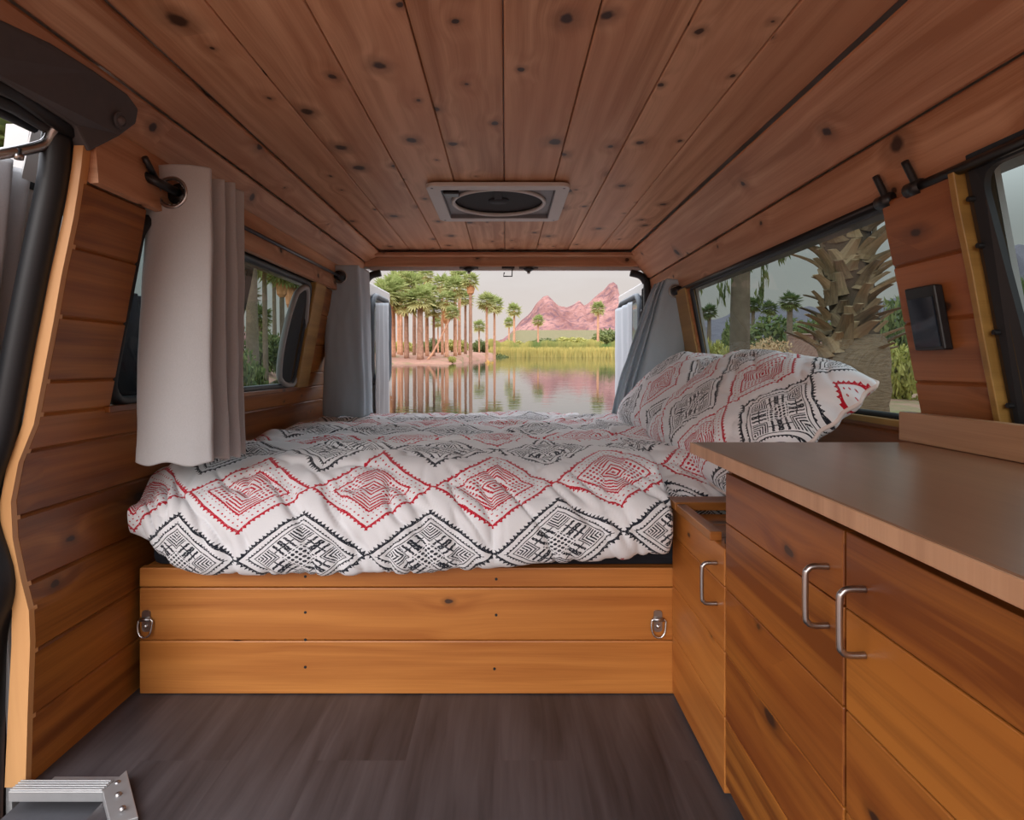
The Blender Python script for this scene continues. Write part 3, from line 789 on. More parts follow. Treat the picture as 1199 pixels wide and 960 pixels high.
# ------------------------------------------------------------------ roof vent
t = empty('roof_vent', (-.022, 1.87, ZC), 'square white roof vent fan set into the plank ceiling', 'roof vent')
T = Matrix.Translation((-.022, 1.87, 0))
mb = MB(); ring_plate(mb, rrect(.21, .205, .028), rrect(.170, .165, .006), ZC - .006, ZC + .007, T); mb.build('bezel', VENTP, t, bevel=.003)
mb = MB(); ring_plate(mb, rrect(.172, .167, .006), rrect(.168, .163, .006), ZC - .004, ZC + .05, T); mb.build('well', VENTG, t)
mb = MB()
angs = [2 * PI * k / 64 for k in range(64)]
circ = [(.150 * math.cos(q), .150 * math.sin(q)) for q in angs]
sq = [(c * .168 / max(abs(c), abs(d)), d * .165 / max(abs(c), abs(d))) for c, d in [(math.cos(q), math.sin(q)) for q in angs]]
ring_plate(mb, sq, circ, ZC + .008, ZC + .012, T); mb.build('inner_plate', VENTG, t)
mb = MB(); mb.tube([T @ Vector((.146 * math.cos(a * PI / 32), .146 * math.sin(a * PI / 32), ZC + .004)) for a in range(64)], .0065, 10, closed=True); mb.build('ring', VENTP, t, smooth=True)
mb = MB(); mb.lathe([(0, ZC + .012), (.148, ZC + .011)], 48, T); mb.build('screen_mesh', VENTD, t)
mb = MB(); mb.box((-.035, 1.745, ZC + .002), (-.012, 1.80, ZC + .010)); mb.box((-.035, 1.80, ZC + .007), (-.012, 1.87, ZC + .0105)); mb.build('motor_bracket', VENTD, t)
mb = MB(); mb.lathe([(0, ZC + .006), (.03, ZC + .007), (.034, ZC + .0105)], 24, T); mb.build('motor_hub', VENTD, t, smooth=True)
mb = MB(); mb.box((-.186, 1.728, ZC - .009), (-.140, 1.765, ZC + .008)); mb.build('crank_knob', BLACK, t, bevel=.003)
for sx in (-1, 1):
    for y in (1.685, 1.87, 2.055):
        if y == 1.87: continue
        mb = MB(); mb.lathe([(0, 0), (.0035, .0005), (.004, .002)], 10, Matrix.Translation((-.022 + sx * .192, y, ZC - .0075))); mb.build('screw', VENTG, t)
mb = MB()
a = [(-.235, 1.66, 1.245), (.19, 1.66, 1.245), (.19, 2.08, 1.245), (-.235, 2.08, 1.245)]
mb.box((-.235, 1.66, 1.243), (.19, 2.08, 1.29)); mb.build('roof_lid', VENTG, t, bevel=.01)

# ------------------------------------------------------------------ rods and curtains
def rod(name, label, a, b, r, mat, ends=True):
    t = empty(name, a, label, 'curtain rod')
    mb = MB(); mb.tube([a, b], r, 12); mb.build('bar', mat, t, smooth=True)
    return t
zL = EYE + .347
t = rod('curtain_rod', 'thin dark curtain rod along the top of the left window', (-.655, 1.10, zL - .003), (-.655, 2.62, zL + .008), .0055, plain('gunmetal', (.09, .09, .10), .35, .5, .8))
mb = MB(); mb.tube(catmull([(-.70, 1.085, zL + .02), (-.675, 1.09, zL + .008), (-.655, 1.10, zL - .002), (-.650, 1.15, zL - .004)], 5), .0085, 10)
mb.tube([(-.665, 1.07, zL + .036), (-.668, 1.11, zL + .01)], .006, 8); mb.build('end_bracket', BLACK, t, smooth=True)
mb = MB(); mb.tube([(-.655, 2.60, zL + .008), (-.69, 2.62, zL + .012)], .008, 8); mb.build('end_bracket', BLACK, t, smooth=True)
def zr(Y): return EYE + .69 * .427 + .004
mb = MB(); mb.tube([(-.655, 2.27, zL + .007), (-.655, 2.40, zL + .007)], .0175, 14); mb.build('sleeve', BLACK, t, smooth=True); mb = MB(); mb.tube([(-.650, 1.155, zL - .006), (-.650, 1.21, zL - .010)], .0225, 14); mb.build('sleeve', BLACK, t, smooth=True)
t = rod('curtain_rod', 'black curtain rod along the top of the large right window', (.69, 1.045, zr(0)), (.69, 2.62, zr(0)), .0075, plain('black metal', (.02, .02, .022), .35, .5, .5))
def hook(t, y, x=.69):
    mb = MB(); mb.tube([(x, y - .012, zr(0)), (x, y + .02, zr(0))], .0125, 12); mb.tube(catmull([(x, y, zr(0)), (x - .004, y + .005, zr(0) + .02), (x - .012, y + .012, zr(0) + .048)], 4), .0062, 8); mb.build('bracket', BLACK, t, smooth=True)
hook(t, 1.052)
mb = MB(); mb.tube([(.686, 2.30, zr(0)), (.680, 2.40, zr(0))], .0175, 14); mb.build('sleeve', BLACK, t, smooth=True)
t = rod('curtain_rod', 'second black curtain rod above the cab window on the right', (.69, .30, zr(0)), (.69, 1.0, zr(0)), .0085, bpy.data.materials['black metal'])
hook(t, .975); 
def curtain(name, label, top, bot, zt, zb, mat, ns=90, nz=70, ease=1.0, grom=None, hang=None, wob=.004, seed=0., group=None, ztop=None, mat_ring=STEEL):
    t = empty(name, (top[0][0], top[0][1], zt), label, 'curtain', group)
    A = resample(catmull([(a[0], a[1], 0) for a in top], 12), ns); B = resample(catmull([(a[0], a[1], 0) for a in bot], 12), ns)
    vs, fs, uvs = [], [], []
    for j in range(nz):
        q = j / (nz - 1); e = q ** ease
        for i in range(ns):
            z1 = zt + (ztop(i / (ns - 1)) if ztop else 0.)
            z = lerp(z1, zb + .004 * math.sin(i * .2 + seed), q); p = A[i].lerp(B[i], e)
            n = fbm(i / ns * 3. + seed, q * 2.2, seed) * wob * min(1, q * 4)
            n2 = fbm(i / ns * 3. + seed, q * 2.2, seed + 9) * wob * min(1, q * 4)
            vs.append(Vector((p.x + n, p.y + n2, z)))
    for j in range(nz - 1):
        for i in range(ns - 1):
            c = (vs[j * ns + i] + vs[(j + 1) * ns + i + 1]) / 2
            if grom and (Vector((c.x, c.z)) - Vector((grom[0], grom[2]))).length < grom[3] and abs(c.y - grom[1]) < .03: continue
            fs.append((j * ns + i, j * ns + i + 1, (j + 1) * ns + i + 1, (j + 1) * ns + i)); uvs.append([(0, 0)] * 4)
    mb = MB(); mb.add(vs, fs, uvs); mb.build('cloth', mat, t, smooth=True, solid=.0022)
    if grom:
        mb = MB(); r = grom[3] + .0035
        mb.tube([(grom[0] + r * math.cos(k * PI / 20), grom[1] - .001, grom[2] + r * math.sin(k * PI / 20)) for k in range(40)], .0042, 8, closed=True); mb.build('eyelet', mat_ring, t, smooth=True)
    return t
# left near
tp = [(-.712, 1.150), (-.700, 1.136), (-.64, 1.128), (-.585, 1.130), (-.578, 1.140), (-.600, 1.165), (-.612, 1.175), (-.582, 1.182), (-.578, 1.192), (-.605, 1.215), (-.610, 1.225), (-.582, 1.232), (-.580, 1.242), (-.612, 1.262), (-.600, 1.275), (-.582, 1.292)]
bt = [(-.722, 1.140), (-.712, 1.128), (-.64, 1.116), (-.585, 1.118), (-.568, 1.128), (-.60, 1.160), (-.605, 1.170), (-.570, 1.176), (-.566, 1.188), (-.60, 1.205), (-.605, 1.215), (-.568, 1.220), (-.564, 1.232), (-.60, 1.255), (-.59, 1.268), (-.572, 1.275)]
curtain('curtain', 'pale grey eyelet curtain hanging in front of the left window, nearest the camera', tp, bt, EYE + .385, .490, CURTAIN, ns=170, nz=150, grom=(-.648, 1.130, EYE + .336, .0245), seed=2., wob=.005, ztop=lambda s: .006 * math.sin(s * 9) - .0 * s)
# left rear
tp = [(-.742, 2.36), (-.722, 2.335), (-.715, 2.31), (-.66, 2.302), (-.605, 2.302), (-.585, 2.31), (-.592, 2.36), (-.582, 2.40), (-.578, 2.46)]
bt = [(-.728, 2.36), (-.728, 2.33), (-.722, 2.31), (-.66, 2.292), (-.60, 2.292), (-.560, 2.30), (-.572, 2.36), (-.560, 2.40), (-.562, 2.46)]
curtain('curtain', 'slate grey eyelet curtain at the rear left corner beside the open doorway', tp, bt, EYE + .398, .478, CURTAIN_B, ns=120, nz=90, grom=(-.655, 2.302, zL + .004, .021), seed=5., wob=.006)
# right rear, swept to the left at the bottom
sft = .05
tp = [(.590, 2.30), (.600, 2.31), (.606, 2.285), (.616, 2.31), (.622, 2.285), (.632, 2.31), (.64, 2.285), (.69, 2.278), (.728, 2.275), (.738, 2.30)]
bt = [(.425, 2.36), (.445, 2.38), (.455, 2.335), (.475, 2.38), (.485, 2.33), (.505, 2.37), (.515, 2.32), (.565, 2.31), (.66, 2.30), (.70, 2.32)]
tp = [(x * (y + sft) / y, y + sft) for x, y in tp]; bt = [(x * (y + sft) / y, y + sft) for x, y in bt]
def zt_r(s): return .012 - .03 * (abs(s - .55)) * 1.2
curtain('curtain', 'slate grey eyelet curtain at the rear right corner, swept sideways behind the pillow', tp, bt, EYE + .338, .472, CURTAIN_B, ns=170, nz=110, grom=(.682, 2.331, zr(0), .021), seed=9., ease=.85, wob=.008, ztop=zt_r)
# sliding door curtain
tp = [(-.80, .86), (-.815, .90), (-.80, .93), (-.83, .955), (-.815, .985), (-.85, 1.00), (-.835, 1.03), (-.862, 1.045), (-.85, 1.075)]
bt = [(-.86, .86), (-.875, .90), (-.86, .93), (-.89, .955), (-.875, .985), (-.905, 1.00), (-.885, 1.03), (-.895, 1.045), (-.89, 1.07)]
tp = [(x + .01, y) for x, y in tp]; bt = [(x + .01, y) for x, y in bt]
curtain('curtain', 'pale grey pleated curtain on the open sliding door at the far left', tp, bt, 1.01, .42, CURTAIN, ns=120, nz=70, seed=4., wob=.004)
# added dark cloth standing in for the wrinkled reflection in the left window
tp = [(-.845, 1.22 + .035 * k) if k % 2 else (-.82, 1.22 + .035 * k) for k in range(8)]
curtain('curtain', 'dark blue crumpled cloth added for a reflection at the front end of the left window', tp, tp, .84, .56, REFL_CLOTH, ns=70, nz=60, seed=14., wob=.02)

# ------------------------------------------------------------------ rear barn doors
def barn(name, label, s, X0, X1, Y1):
    t = empty(name, (X0, 2.81, .7), label, 'door', kind='structure')
    def DX(y): return lerp(X0, X1, (y - 2.8) / (Y1 - 2.8))
    def slab(mb, y0, y1, z0, z1, d0, d1):
        vs = [(DX(y) + s * d, y, z) for d in (d0, d1) for y in (y0, y1) for z in (z0, z1)]
        mb.add(vs, [(0, 1, 3, 2), (4, 6, 7, 5), (0, 4, 5, 1), (2, 3, 7, 6), (0, 2, 6, 4), (1, 5, 7, 3)])
    mb = MB(); slab(mb, 2.81, Y1, -.1, .60, 0, .05); slab(mb, 2.81, Y1, 1.03, 1.10, 0, .05); slab(mb, 2.81, 2.93, .60, 1.03, 0, .05); slab(mb, Y1 - .06, Y1, .60, 1.03, 0, .05)
    mb.build('panel', WHITEP, t, bevel=.008)
    mb = MB(); slab(mb, 2.93, Y1 - .06, .60, 1.03, .02, .026); mb.build('pane', GLASS_D, t)
    cy, hw = (2.93 + Y1 - .06) / 2, (Y1 - .06 - 2.93) / 2
    mb = MB(); mb.tube([(DX(cy + a) - s * .006, cy + a, .815 + b) for a, b in rrect(hw + .005, .225, .09)], .016, 8, closed=True); mb.build('window_seal', plain('blue grey rubber', (.07, .085, .10), .5) if s < 0 else bpy.data.materials['blue grey rubber'], t, smooth=True)
    return t, DX
d1, DL = barn('door_1', 'open white rear barn door on the left of the doorway', -1, -.685, -.668, 3.36)
d2, DR = barn('door_2', 'open white rear barn door on the right of the doorway', 1, .685, .680, 3.50)
# small recess window and lock on the right door
mb = MB(); mb.tube([(.680, 2.865 + a, .985 + b) for a, b in rrect(.022, .075, .012)], .004, 8, closed=True); mb.build('hinge_recess', RUBBER, d2, smooth=True)
mb = MB(); mb.lathe([(0, -.01), (.012, -.008), (.014, 0)], 14, Matrix.Translation((.683, 2.835, .93)) @ Matrix.Rotation(PI / 2, 4, 'Y')); mb.build('lock_button', BLACK, d2, smooth=True)
mb = MB(); mb.lathe([(0, -.01), (.010, -.008), (.012, 0)], 14, Matrix.Translation((.683, 2.90, .95)) @ Matrix.Rotation(PI / 2, 4, 'Y')); mb.build('lock_button', BLACK, d2, smooth=True)
tp = [(-.655, 2.92), (-.645, 2.96), (-.655, 3.0), (-.642, 3.05), (-.652, 3.10), (-.64, 3.15), (-.645, 3.2)]
tb = [(x + .004, y) for x, y in tp]
curtain('curtain', 'pale blue-grey curtain hanging on the open left barn door', tp, [(x + .0, y + .02) for x, y in tp], .995, .30, fabric('pale curtain', (.36, .39, .42)), ns=60, nz=40, seed=3., ztop=lambda s: .03 * s)
tp = [(.655, 3.00), (.645, 3.06), (.655, 3.12), (.645, 3.2), (.655, 3.28), (.645, 3.36), (.65, 3.44)]
curtain('curtain', 'pale blue-grey curtain hanging on the open right barn door', tp, tp, 1.01, .30, bpy.data.materials['pale curtain'], ns=60, nz=40, seed=6.)
# weather seal round the rear opening, upper corners
mb = MB()
pth = [(-.668, 2.742, .25), (-.668, 2.742, 1.02), (-.660, 2.742, 1.075), (-.635, 2.742, 1.105), (-.59, 2.742, 1.118)]
mb.tube(catmull(pth, 6), .017, 12); tag(mb.build('rear_door_seal', RUBBER, smooth=True), 'black rubber seal round the upper left corner of the rear doorway', 'seal')
mb = MB(); mb.tube(catmull([(-x, y, z) for x, y, z in pth], 6), .017, 12)
tag(mb.build('rear_door_seal', RUBBER, smooth=True), 'black rubber seal round the upper right corner of the rear doorway', 'seal')
# latches under the header
for px, lab in ((549, 'small black door latch under the rear header, left of the centre hook'), (619, 'small black door latch under the rear header, right of the centre hook')):
    X = (px - CX) * 2.73 / F; z = EYE + (428 - 317) * 2.73 / F
    t = empty('door_latch', (X, 2.73, z), lab, 'latch')
    mb = MB(); mb.lathe([(.0, .014), (.022, .014), (.026, .006), (.010, -.004), (.006, -.004), (.0, -.004)], 20, Matrix.Translation((X, 2.73, z))); mb.build('base', BLACK, t, smooth=True)
    mb = MB(); mb.lathe([(0, -.004), (.007, -.004), (.008, -.012), (.0, -.016)], 14, Matrix.Translation((X, 2.73, z))); mb.build('knob', STEEL, t, smooth=True)
    mb = MB(); mb.box((X - .045, 2.722, z + .010), (X + .045, 2.738, z + .015)); mb.build('plate', DGREY, t, bevel=.001)
X = (595 - CX) * 2.73 / F; z = EYE + (428 - 316) * 2.73 / F
mb = MB(); mb.tube([(X - .017, 2.73, z + .012), (X + .020, 2.73, z + .012), (X + .018, 2.73, z - .030), (X - .022, 2.73, z - .030), (X - .018, 2.73, z - .012)], .0032, 8)
mb.box((X - .03, 2.722, z + .006), (X + .03, 2.738, z + .016))
tag(mb.build('door_striker', BLACK), 'square black striker hook hanging at the centre of the rear header', 'striker')

# ================================================================== outdoors (van stands slightly nose-down: world frame tilted)
TA = math.radians(1.94); HZ = 405.
def W(x, y, z): return Vector((x, y * math.cos(TA) - z * math.sin(TA), EYE + y * math.sin(TA) + z * math.cos(TA)))
def outside(o, x=0, y=0, z=0): o.location = W(x, y, z); o.rotation_euler = (TA, 0, o.rotation_euler.z); return o
def X_(px, Y): return (px - CX) / F * Y
def shore(x): return lerp(63., 104., ss(-6., -.5, x))
ZW = -1.93
def G(x, y):
    z = -1.50 + .010 * max(0, y - 20) * ss(.2, .5, x / max(y, 1.)) + .12 * mn.noise(Vector((x * .13, y * .13, 0)))
    s = shore(x)
    far = lerp(-1.80, -1.25, ss(0, 6, y - s)) + .055 * max(0, y - s - 8) * ss(-2, 5, x) + .012 * max(0, y - s - 4)
    inl = ss(-.31 * y - 4, -.27 * y - 2, x) * ss(.27 * y + 4, .23 * y + 2, x)
    z = lerp(z, min(far, 6.), ss(s - 6, s + 1, y) * inl) if y > s - 6 else z
    lake = inl * ss(5., 9., y) * (1 - ss(s - 3, s, y))
    return z - lake * 1.6
def axis(a, b, n, pw=1.): return [lerp(a, b, (k / n) ** pw) for k in range(n + 1)]
gy = axis(-30, 10, 12) + [10 + 250 * (k / 130) ** 1.6 for k in range(1, 131)]
mb = MB(); NXG = 150; vs = []; fs = []
for y in gy:
    half = 60 + max(0, y) * 1.3
    for k in range(NXG + 1):
        q = 2 * k / NXG - 1; x = half * (abs(q) ** 1.5) * (1 if q > 0 else -1)
        vs.append((x, y, G(x, y)))
for j in range(len(gy) - 1):
    for k in range(NXG):
        a = j * (NXG + 1) + k; fs.append((a, a + 1, a + NXG + 2, a + NXG + 1))
mb.add(vs, fs)
m = Mat('desert ground', .95, .1); n1 = m.noise(m.obj(), .35, 5., .6); n2 = m.noise(m.obj(), 3., 5., .6)
c = m.mix(n2, (.24, .12, .085), (.40, .23, .17)); c = m.mix(n1.sstep(.5, .66), c, (.17, .15, .07)); spg = m.node('ShaderNodeSeparateXYZ'); m.link(m.obj(), spg.inputs[0]); c = m.mix(N(m.nt, spg.outputs[1]).sstep(108., 125.), c, m.mix(n2.sstep(.4, .6), (.08, .09, .035), (.20, .15, .08))); m.color(c); m.bump(n2, .5, .05)
outside(tag(mb.build('ground', m.m, smooth=True), 'pinkish sandy ground and lake bank', 'ground', kind='structure'))
mb = MB(); mb.add([(-150, 4, 0), (150, 4, 0), (150, 125, 0), (-150, 125, 0)], [(0, 1, 2, 3)])
m = Mat('lake water', .03, .5); m.color((.012, .016, .014)); m.b.inputs['IOR'].default_value = 1.5
m.b.inputs['Specular IOR Level'].default_value = .9
sp = m.node('ShaderNodeSeparateXYZ'); m.link(m.obj(), sp.inputs[0]); ox, oy = N(m.nt, sp.outputs[0]), N(m.nt, sp.outputs[1])
rp = m.noise(m.vec(ox * .8, oy * 2.2), 1., 3., .5) + m.noise(m.vec(ox * .25, oy * .6), 1., 2., .5) * 1.0
m.bump(rp, .10, .05)
outside(tag(mb.build('water', m.m), 'calm lake mirroring the palms behind the van', 'lake', kind='structure'), 0, 0, ZW)

# mountains
def range_(name, label, prof, Y, depth, mat, base=-2, amp=3., seed=0., fx=.02):
    """ridge line given as pixels; a heightfield with real depth"""
    mb = MB(); nx, ny = 260, 46; vs, fs = [], []
    p0, p1 = prof[0][0], prof[-1][0]
    for j in range(ny + 1):
        t = j / ny * 1.6                      # 0 front foot, 1 ridge, 1.6 back
        for i in range(nx + 1):
            px = lerp(p0, p1, i / nx); x = X_(px, Y); y = Y - depth + depth * t
            H = (HZ - interp(prof, px)) / F * Y
            f = t ** 1.25 if t < 1 else 1 - (t - 1) / .6
            r = 1 - abs(mn.noise(Vector((x * fx + seed, y * fx * .7, seed)))) * 2
            r2 = 1 - abs(mn.noise(Vector((x * fx * 3.1 + seed, y * fx * 2, seed + 4)))) * 2
            z = H * f * (1 - (1 - t if t < 1 else 0) * .5 * (1 - r)) + (amp * (r - .5) + amp * .5 * r2) * math.sin(min(t, 1) * PI) + amp * .25 * r2 * f
            vs.append((x * (y / Y) ** .3, y, base + max(0, z)))
    for j in range(ny):
        for i in range(nx):
            a = j * (nx + 1) + i; fs.append((a, a + 1, a + nx + 2, a + nx + 1))
    mb.add(vs, fs); return outside(tag(mb.build(name, mat, smooth=False), label, 'mountain', kind='structure'))
m = Mat('red rock', .95, .05); n1 = m.noise(m.obj(), .03, 6., .65); n2 = m.noise(m.obj(), .16, 4., .6)
geo = m.node('ShaderNodeNewGeometry'); 
c = m.mix(n1.sstep(.3, .7), (.17, .075, .068), (.36, .19, .165)); c = m.mix(n2.sstep(.5, .62) * .7, c, (.12, .07, .085)); m.color(c); m.bump(n1 + n2 * .5, 1., 6.); ROCK = m.m
range_('mountain', 'pink-red rocky peaks beyond the lake with a tall tilted summit', [(560, 404), (590, 396), (612, 372), (622, 362), (630, 351), (636, 345), (641, 344), (647, 349), (654, 356), (663, 358), (672, 354), (678, 350), (684, 356), (688, 354), (696, 346), (706, 338), (713, 330), (718, 328), (722, 332), (724, 345), (726, 372), (735, 385), (760, 392), (790, 398), (800, 404)], 620, 160, ROCK, amp=5., seed=2.)
m = Mat('grey hills', .95, .05); n1 = m.noise(m.obj(), .02, 5., .6); m.color(m.mix(n1, (.085, .08, .10), (.17, .145, .16))); m.bump(n1, 1., 4.); HILL = m.m
range_('mountain', 'grey-blue desert hills seen through the large right window', [(800, 404), (815, 372), (835, 372), (850, 368), (858, 362), (875, 352), (888, 348), (905, 352), (918, 360), (940, 358), (947, 356), (965, 362), (990, 368), (1030, 352), (1055, 344), (1080, 340), (1140, 330), (1165, 322), (1178, 288), (1190, 283), (1230, 290), (1290, 320), (1330, 404)], 520, 130, HILL, amp=4., seed=7.)
range_('mountain', 'low reddish hills beyond the sliding door side', [(-500, 404), (-380, 372), (-200, 360), (-60, 352), (60, 366), (200, 376), (330, 392), (420, 404)], 560, 120, ROCK, amp=4., seed=12.)

# vegetation ---------------------------------------------------------
LEAF = leaf_mat('palm leaf', (.26, .30, .10), (.66, .62, .30), .45)
LEAF_D = leaf_mat('palm leaf dark', (.075, .11, .04), (.20, .22, .07))
SKIRT = plain('dead frond skirt', (.56, .27, .13), .95, .05, 0, .4, 3., .4)
TRUNK = plain('palm trunk', (.56, .30, .19), .95, .05, 0, .6, 3.5, .8)
TRUNK_B = plain('palm trunk brown', (.34, .19, .13), .95, .05, 0, .6, 3.5, .8)
TRUNK_G = plain('palm trunk grey', (.16, .12, .085), .95, .05, 0, .4, 6., .5)
def fan(mb, base, d, L, sh, blades=9, w=.05):
    """one fan frond: stalk and a fan of pointed blades"""
    d = d.normalized(); side = d.cross(Vector((0, 0, 1)))
    side = Vector((1, 0, 0)) if side.length < .1 else side.normalized(); up = side.cross(d)
    hub = base + d * L * .42
    mb.add([base + side * .02 * L, base - side * .02 * L, hub], [(0, 1, 2)], None, sh * .5)
    for k in range(blades):
        a = math.radians(lerp(-80, 80, k / (blades - 1))); l = L * .62 * (1 - .25 * abs(a) / 1.4)
        dd = d * math.cos(a) + side * math.sin(a); s2 = (side * math.cos(a) - d * math.sin(a)) * w * L
        tip = hub + dd * l - Vector((0, 0, 1)) * l * .16 * random.random(); mid = hub + dd * l * .5 + up * .03 * L
        mb.add([hub, mid + s2, tip, mid - s2], [(0, 1, 2, 3)], None, clamp(sh + random.uniform(-.15, .15)))
def crown_mesh(n, seed, droop=.35, mat=LEAF, wide=.065):
    random.seed(seed); mb = MB()
    for k in range(n):
        el = math.asin(lerp(-.80, .98, (k + .5) / n)); az = k * 2.39996 + random.uniform(-.2, .2)
        d = Vector((math.cos(az) * math.cos(el), math.sin(az) * math.cos(el), math.sin(el)))
        fan(mb, Vector((0, 0, 0)), d, random.uniform(.82, 1.1), clamp(.45 - .5 * math.sin(el) + random.uniform(-.25, .25)), 9, wide)
    me = mb.build('crown', mat); d_ = me.data; bpy.data.objects.remove(me); return d_
CROWNS = [crown_mesh(36, s) for s in (1, 2, 3)]; CROWNS_D = [crown_mesh(40, s, mat=LEAF_D) for s in (4, 5)]
def palm(px, Y, cy, label, cr, tw, group, skirt=0., lean=0., mat=TRUNK, crowns=CROWNS, base_px=None, name='palm_tree', zb=None):
    x = X_(px, Y); zc = (HZ - cy) / F * Y; zb = (G(x, Y) - .1) if zb is None else zb
    t = outside(empty(name, (0, 0, 0), label, 'palm tree', group), x, Y, zb); h = zc - zb
    r = tw * (.40 if group == GB else .5) / F * Y; R = cr / F * Y; lx = lean / F * Y
    mb = MB(); pts, rr_ = [], []
    for k in range(15):
        q = k / 14; pts.append((-lx * (1 - q) ** 1.6 * 1. + lx, 0, h * q) if False else (lx * q ** .8, 0, h * q)); rr_.append(r * (1.25 - .35 * q + .12 * random.random()))
    mb.tube(pts, rr_, 9); o = mb.build('trunk', mat, smooth=True); o.parent = t
    o = bpy.data.objects.new('crown', random.choice(crowns)); COL.objects.link(o); o.parent = t; o.location = (lx, 0, h); o.scale = (R, R, R * 1.02); o.rotation_euler = (random.uniform(-.1, .1), 0, random.uniform(0, 6))
    if skirt:
        mb = MB(); s0 = skirt / F * Y; z1 = h - R * .35
        mb.lathe([(r * .9, z1 - s0), (r * 2.1, z1 - s0 * .8), (r * 2.6, z1 - s0 * .35), (r * 2.1, z1), (r, z1 + R * .2)], 11); o = mb.build('frond_skirt', SKIRT); o.parent = t; o.location = (lx, 0, 0)
        for v in o.data.vertices: v.co.x += random.uniform(-.3, .3) * r; v.co.y += random.uniform(-.3, .3) * r
    return t
GB = 'palms on the far lake bank'
for a in [
    (452, 66, 346, 'leftmost thick palm on the far bank with a shaggy orange trunk', 24, 8, 40), (461, 68, 340, 'slim orange trunked palm second from the left curtain on the bank', 22, 5, 0),
    (470, 74, 330, 'tall palm crown rising behind the leftmost bank palms', 20, 4, 0), (476, 67, 356, 'leaning brown trunked palm between the slim orange palm and the dark thick one', 20, 6, 0),
    (492, 66, 351, 'thick dark ringed palm trunk on the far bank with low green crown', 22, 8, 0), (500, 70, 345, 'slender palm just right of the thick dark trunked one', 18, 4.5, 0),
    (499, 80, 324, 'tall thin palm whose small crown tops the left group', 13, 2.5, 8), (513, 84, 378, 'small distant palm with blue-green crown in the gap of the grove', 10, 2, 0),
    (523, 68, 352, 'palm with bright orange frond skirt in the middle of the grove', 17, 5, 22), (533, 70, 338, 'pale trunked palm left of the paired centre palms', 18, 4.5, 0),
    (538, 74, 326, 'centre palm whose crown reaches the rear header', 17, 4, 0), (551, 68, 329, 'tallest right-hand palm of the grove with round orange skirt', 14, 4.5, 12),
    (518, 76, 334, 'yellow-green crowned palm above the orange skirted palm', 16, 3.5, 6), (545, 80, 350, 'shorter palm tucked behind the tallest right-hand palm', 13, 3.5, 0),
    (467, 78, 358, 'green crown low between the two leftmost bank trunks', 17, 4, 0), (485, 74, 336, 'broad crowned palm high above the thick dark trunk', 20, 4, 0),
    (486, 88, 322, 'high crown touching the rear header above the left grove', 16, 3, 0), (508, 70, 364, 'low drooping crown just right of the thick dark trunked palm', 14, 3.5, 0),
    (570, 78, 353, 'palm standing at the right end of the sandy bank', 15, 3.5, 0), (579, 84, 358, 'palm close behind the one at the right end of the bank', 14, 3.2, 0),
    (561, 92, 382, 'low bushy palm near the end of the sandy bank', 10, 2, 0), (602, 112, 364, 'lone palm against the foot of the red mountains, left of the peak', 11, 3, 0),
    (596, 122, 378, 'short faint palm beside the lone palm left of the peak', 8, 2.2, 0), (630, 112, 376, 'small palm in front of the red peak', 9, 2.4, 0),
    (700, 112, 362, 'single palm near the right barn door in front of the tall summit', 11, 3, 0)]:
    palm(a[0], a[1], a[2], a[3], a[4], a[5], GB, skirt=a[6], mat=TRUNK_B if any(q in a[3] for q in ('dark ringed', 'brown', 'tallest', 'high crown', 'broad', 'low drooping')) else TRUNK)
palm(500, 66, 366, 'slanting thin palm trunk leaning right over the bank', 12, 2.6, GB, lean=30)
# palms seen through the left window
GL = 'palms outside the left window'
for a in [(296, 24, 284, 'thick dark palm trunk nearest the pale curtain in the left window', 34, 12, 0), (311, 30, 296, 'straight thin palm trunk in the middle of the left window', 44, 5, 0),
          (331, 36, 318, 'slightly leaning palm with a shaggy brown skirt in the left window', 26, 5, 22), (341, 40, 324, 'palm with brown skirt beside the dark reflection shape', 24, 5, 30),
          (322, 46, 312, 'farther palm crown between the trunks in the left window', 28, 4, 0), (352, 50, 300, 'palm partly hidden behind the dark reflection shape', 30, 4, 10),
          (283, 34, 350, 'low palm beside the curtain edge in the left window', 26, 5, 0), (305, 52, 372, 'low far palm in the left window', 18, 5, 0)]:
    palm(a[0], a[1], a[2], a[3], a[4], a[5], GL, skirt=a[6], crowns=CROWNS_D, mat=TRUNK_G)
palm(58, 8, 190, 'palm glimpsed through the gap beside the black sliding door seal', 90, 24, None, crowns=CROWNS_D, mat=TRUNK_G)
# palms seen through the right window
GR = 'small palms outside the right window'
palm(830, 62, 366, 'small palm at the rear end of the right window', 12, 4, GR, crowns=CROWNS_D, mat=TRUNK_G)
palm(924, 52, 354, 'bright spiky palm just left of the huge palm trunk', 15, 6, GR, crowns=CROWNS_D, mat=TRUNK_G)
palm(881, 80, 358, 'round topped palm right of the slim dark trunk', 13, 4, GR, crowns=CROWNS_D, mat=TRUNK_G)
palm(900, 76, 362, 'grey-green palm between the slim trunk and the spiky palm', 12, 4, GR, crowns=CROWNS_D, mat=TRUNK_G)
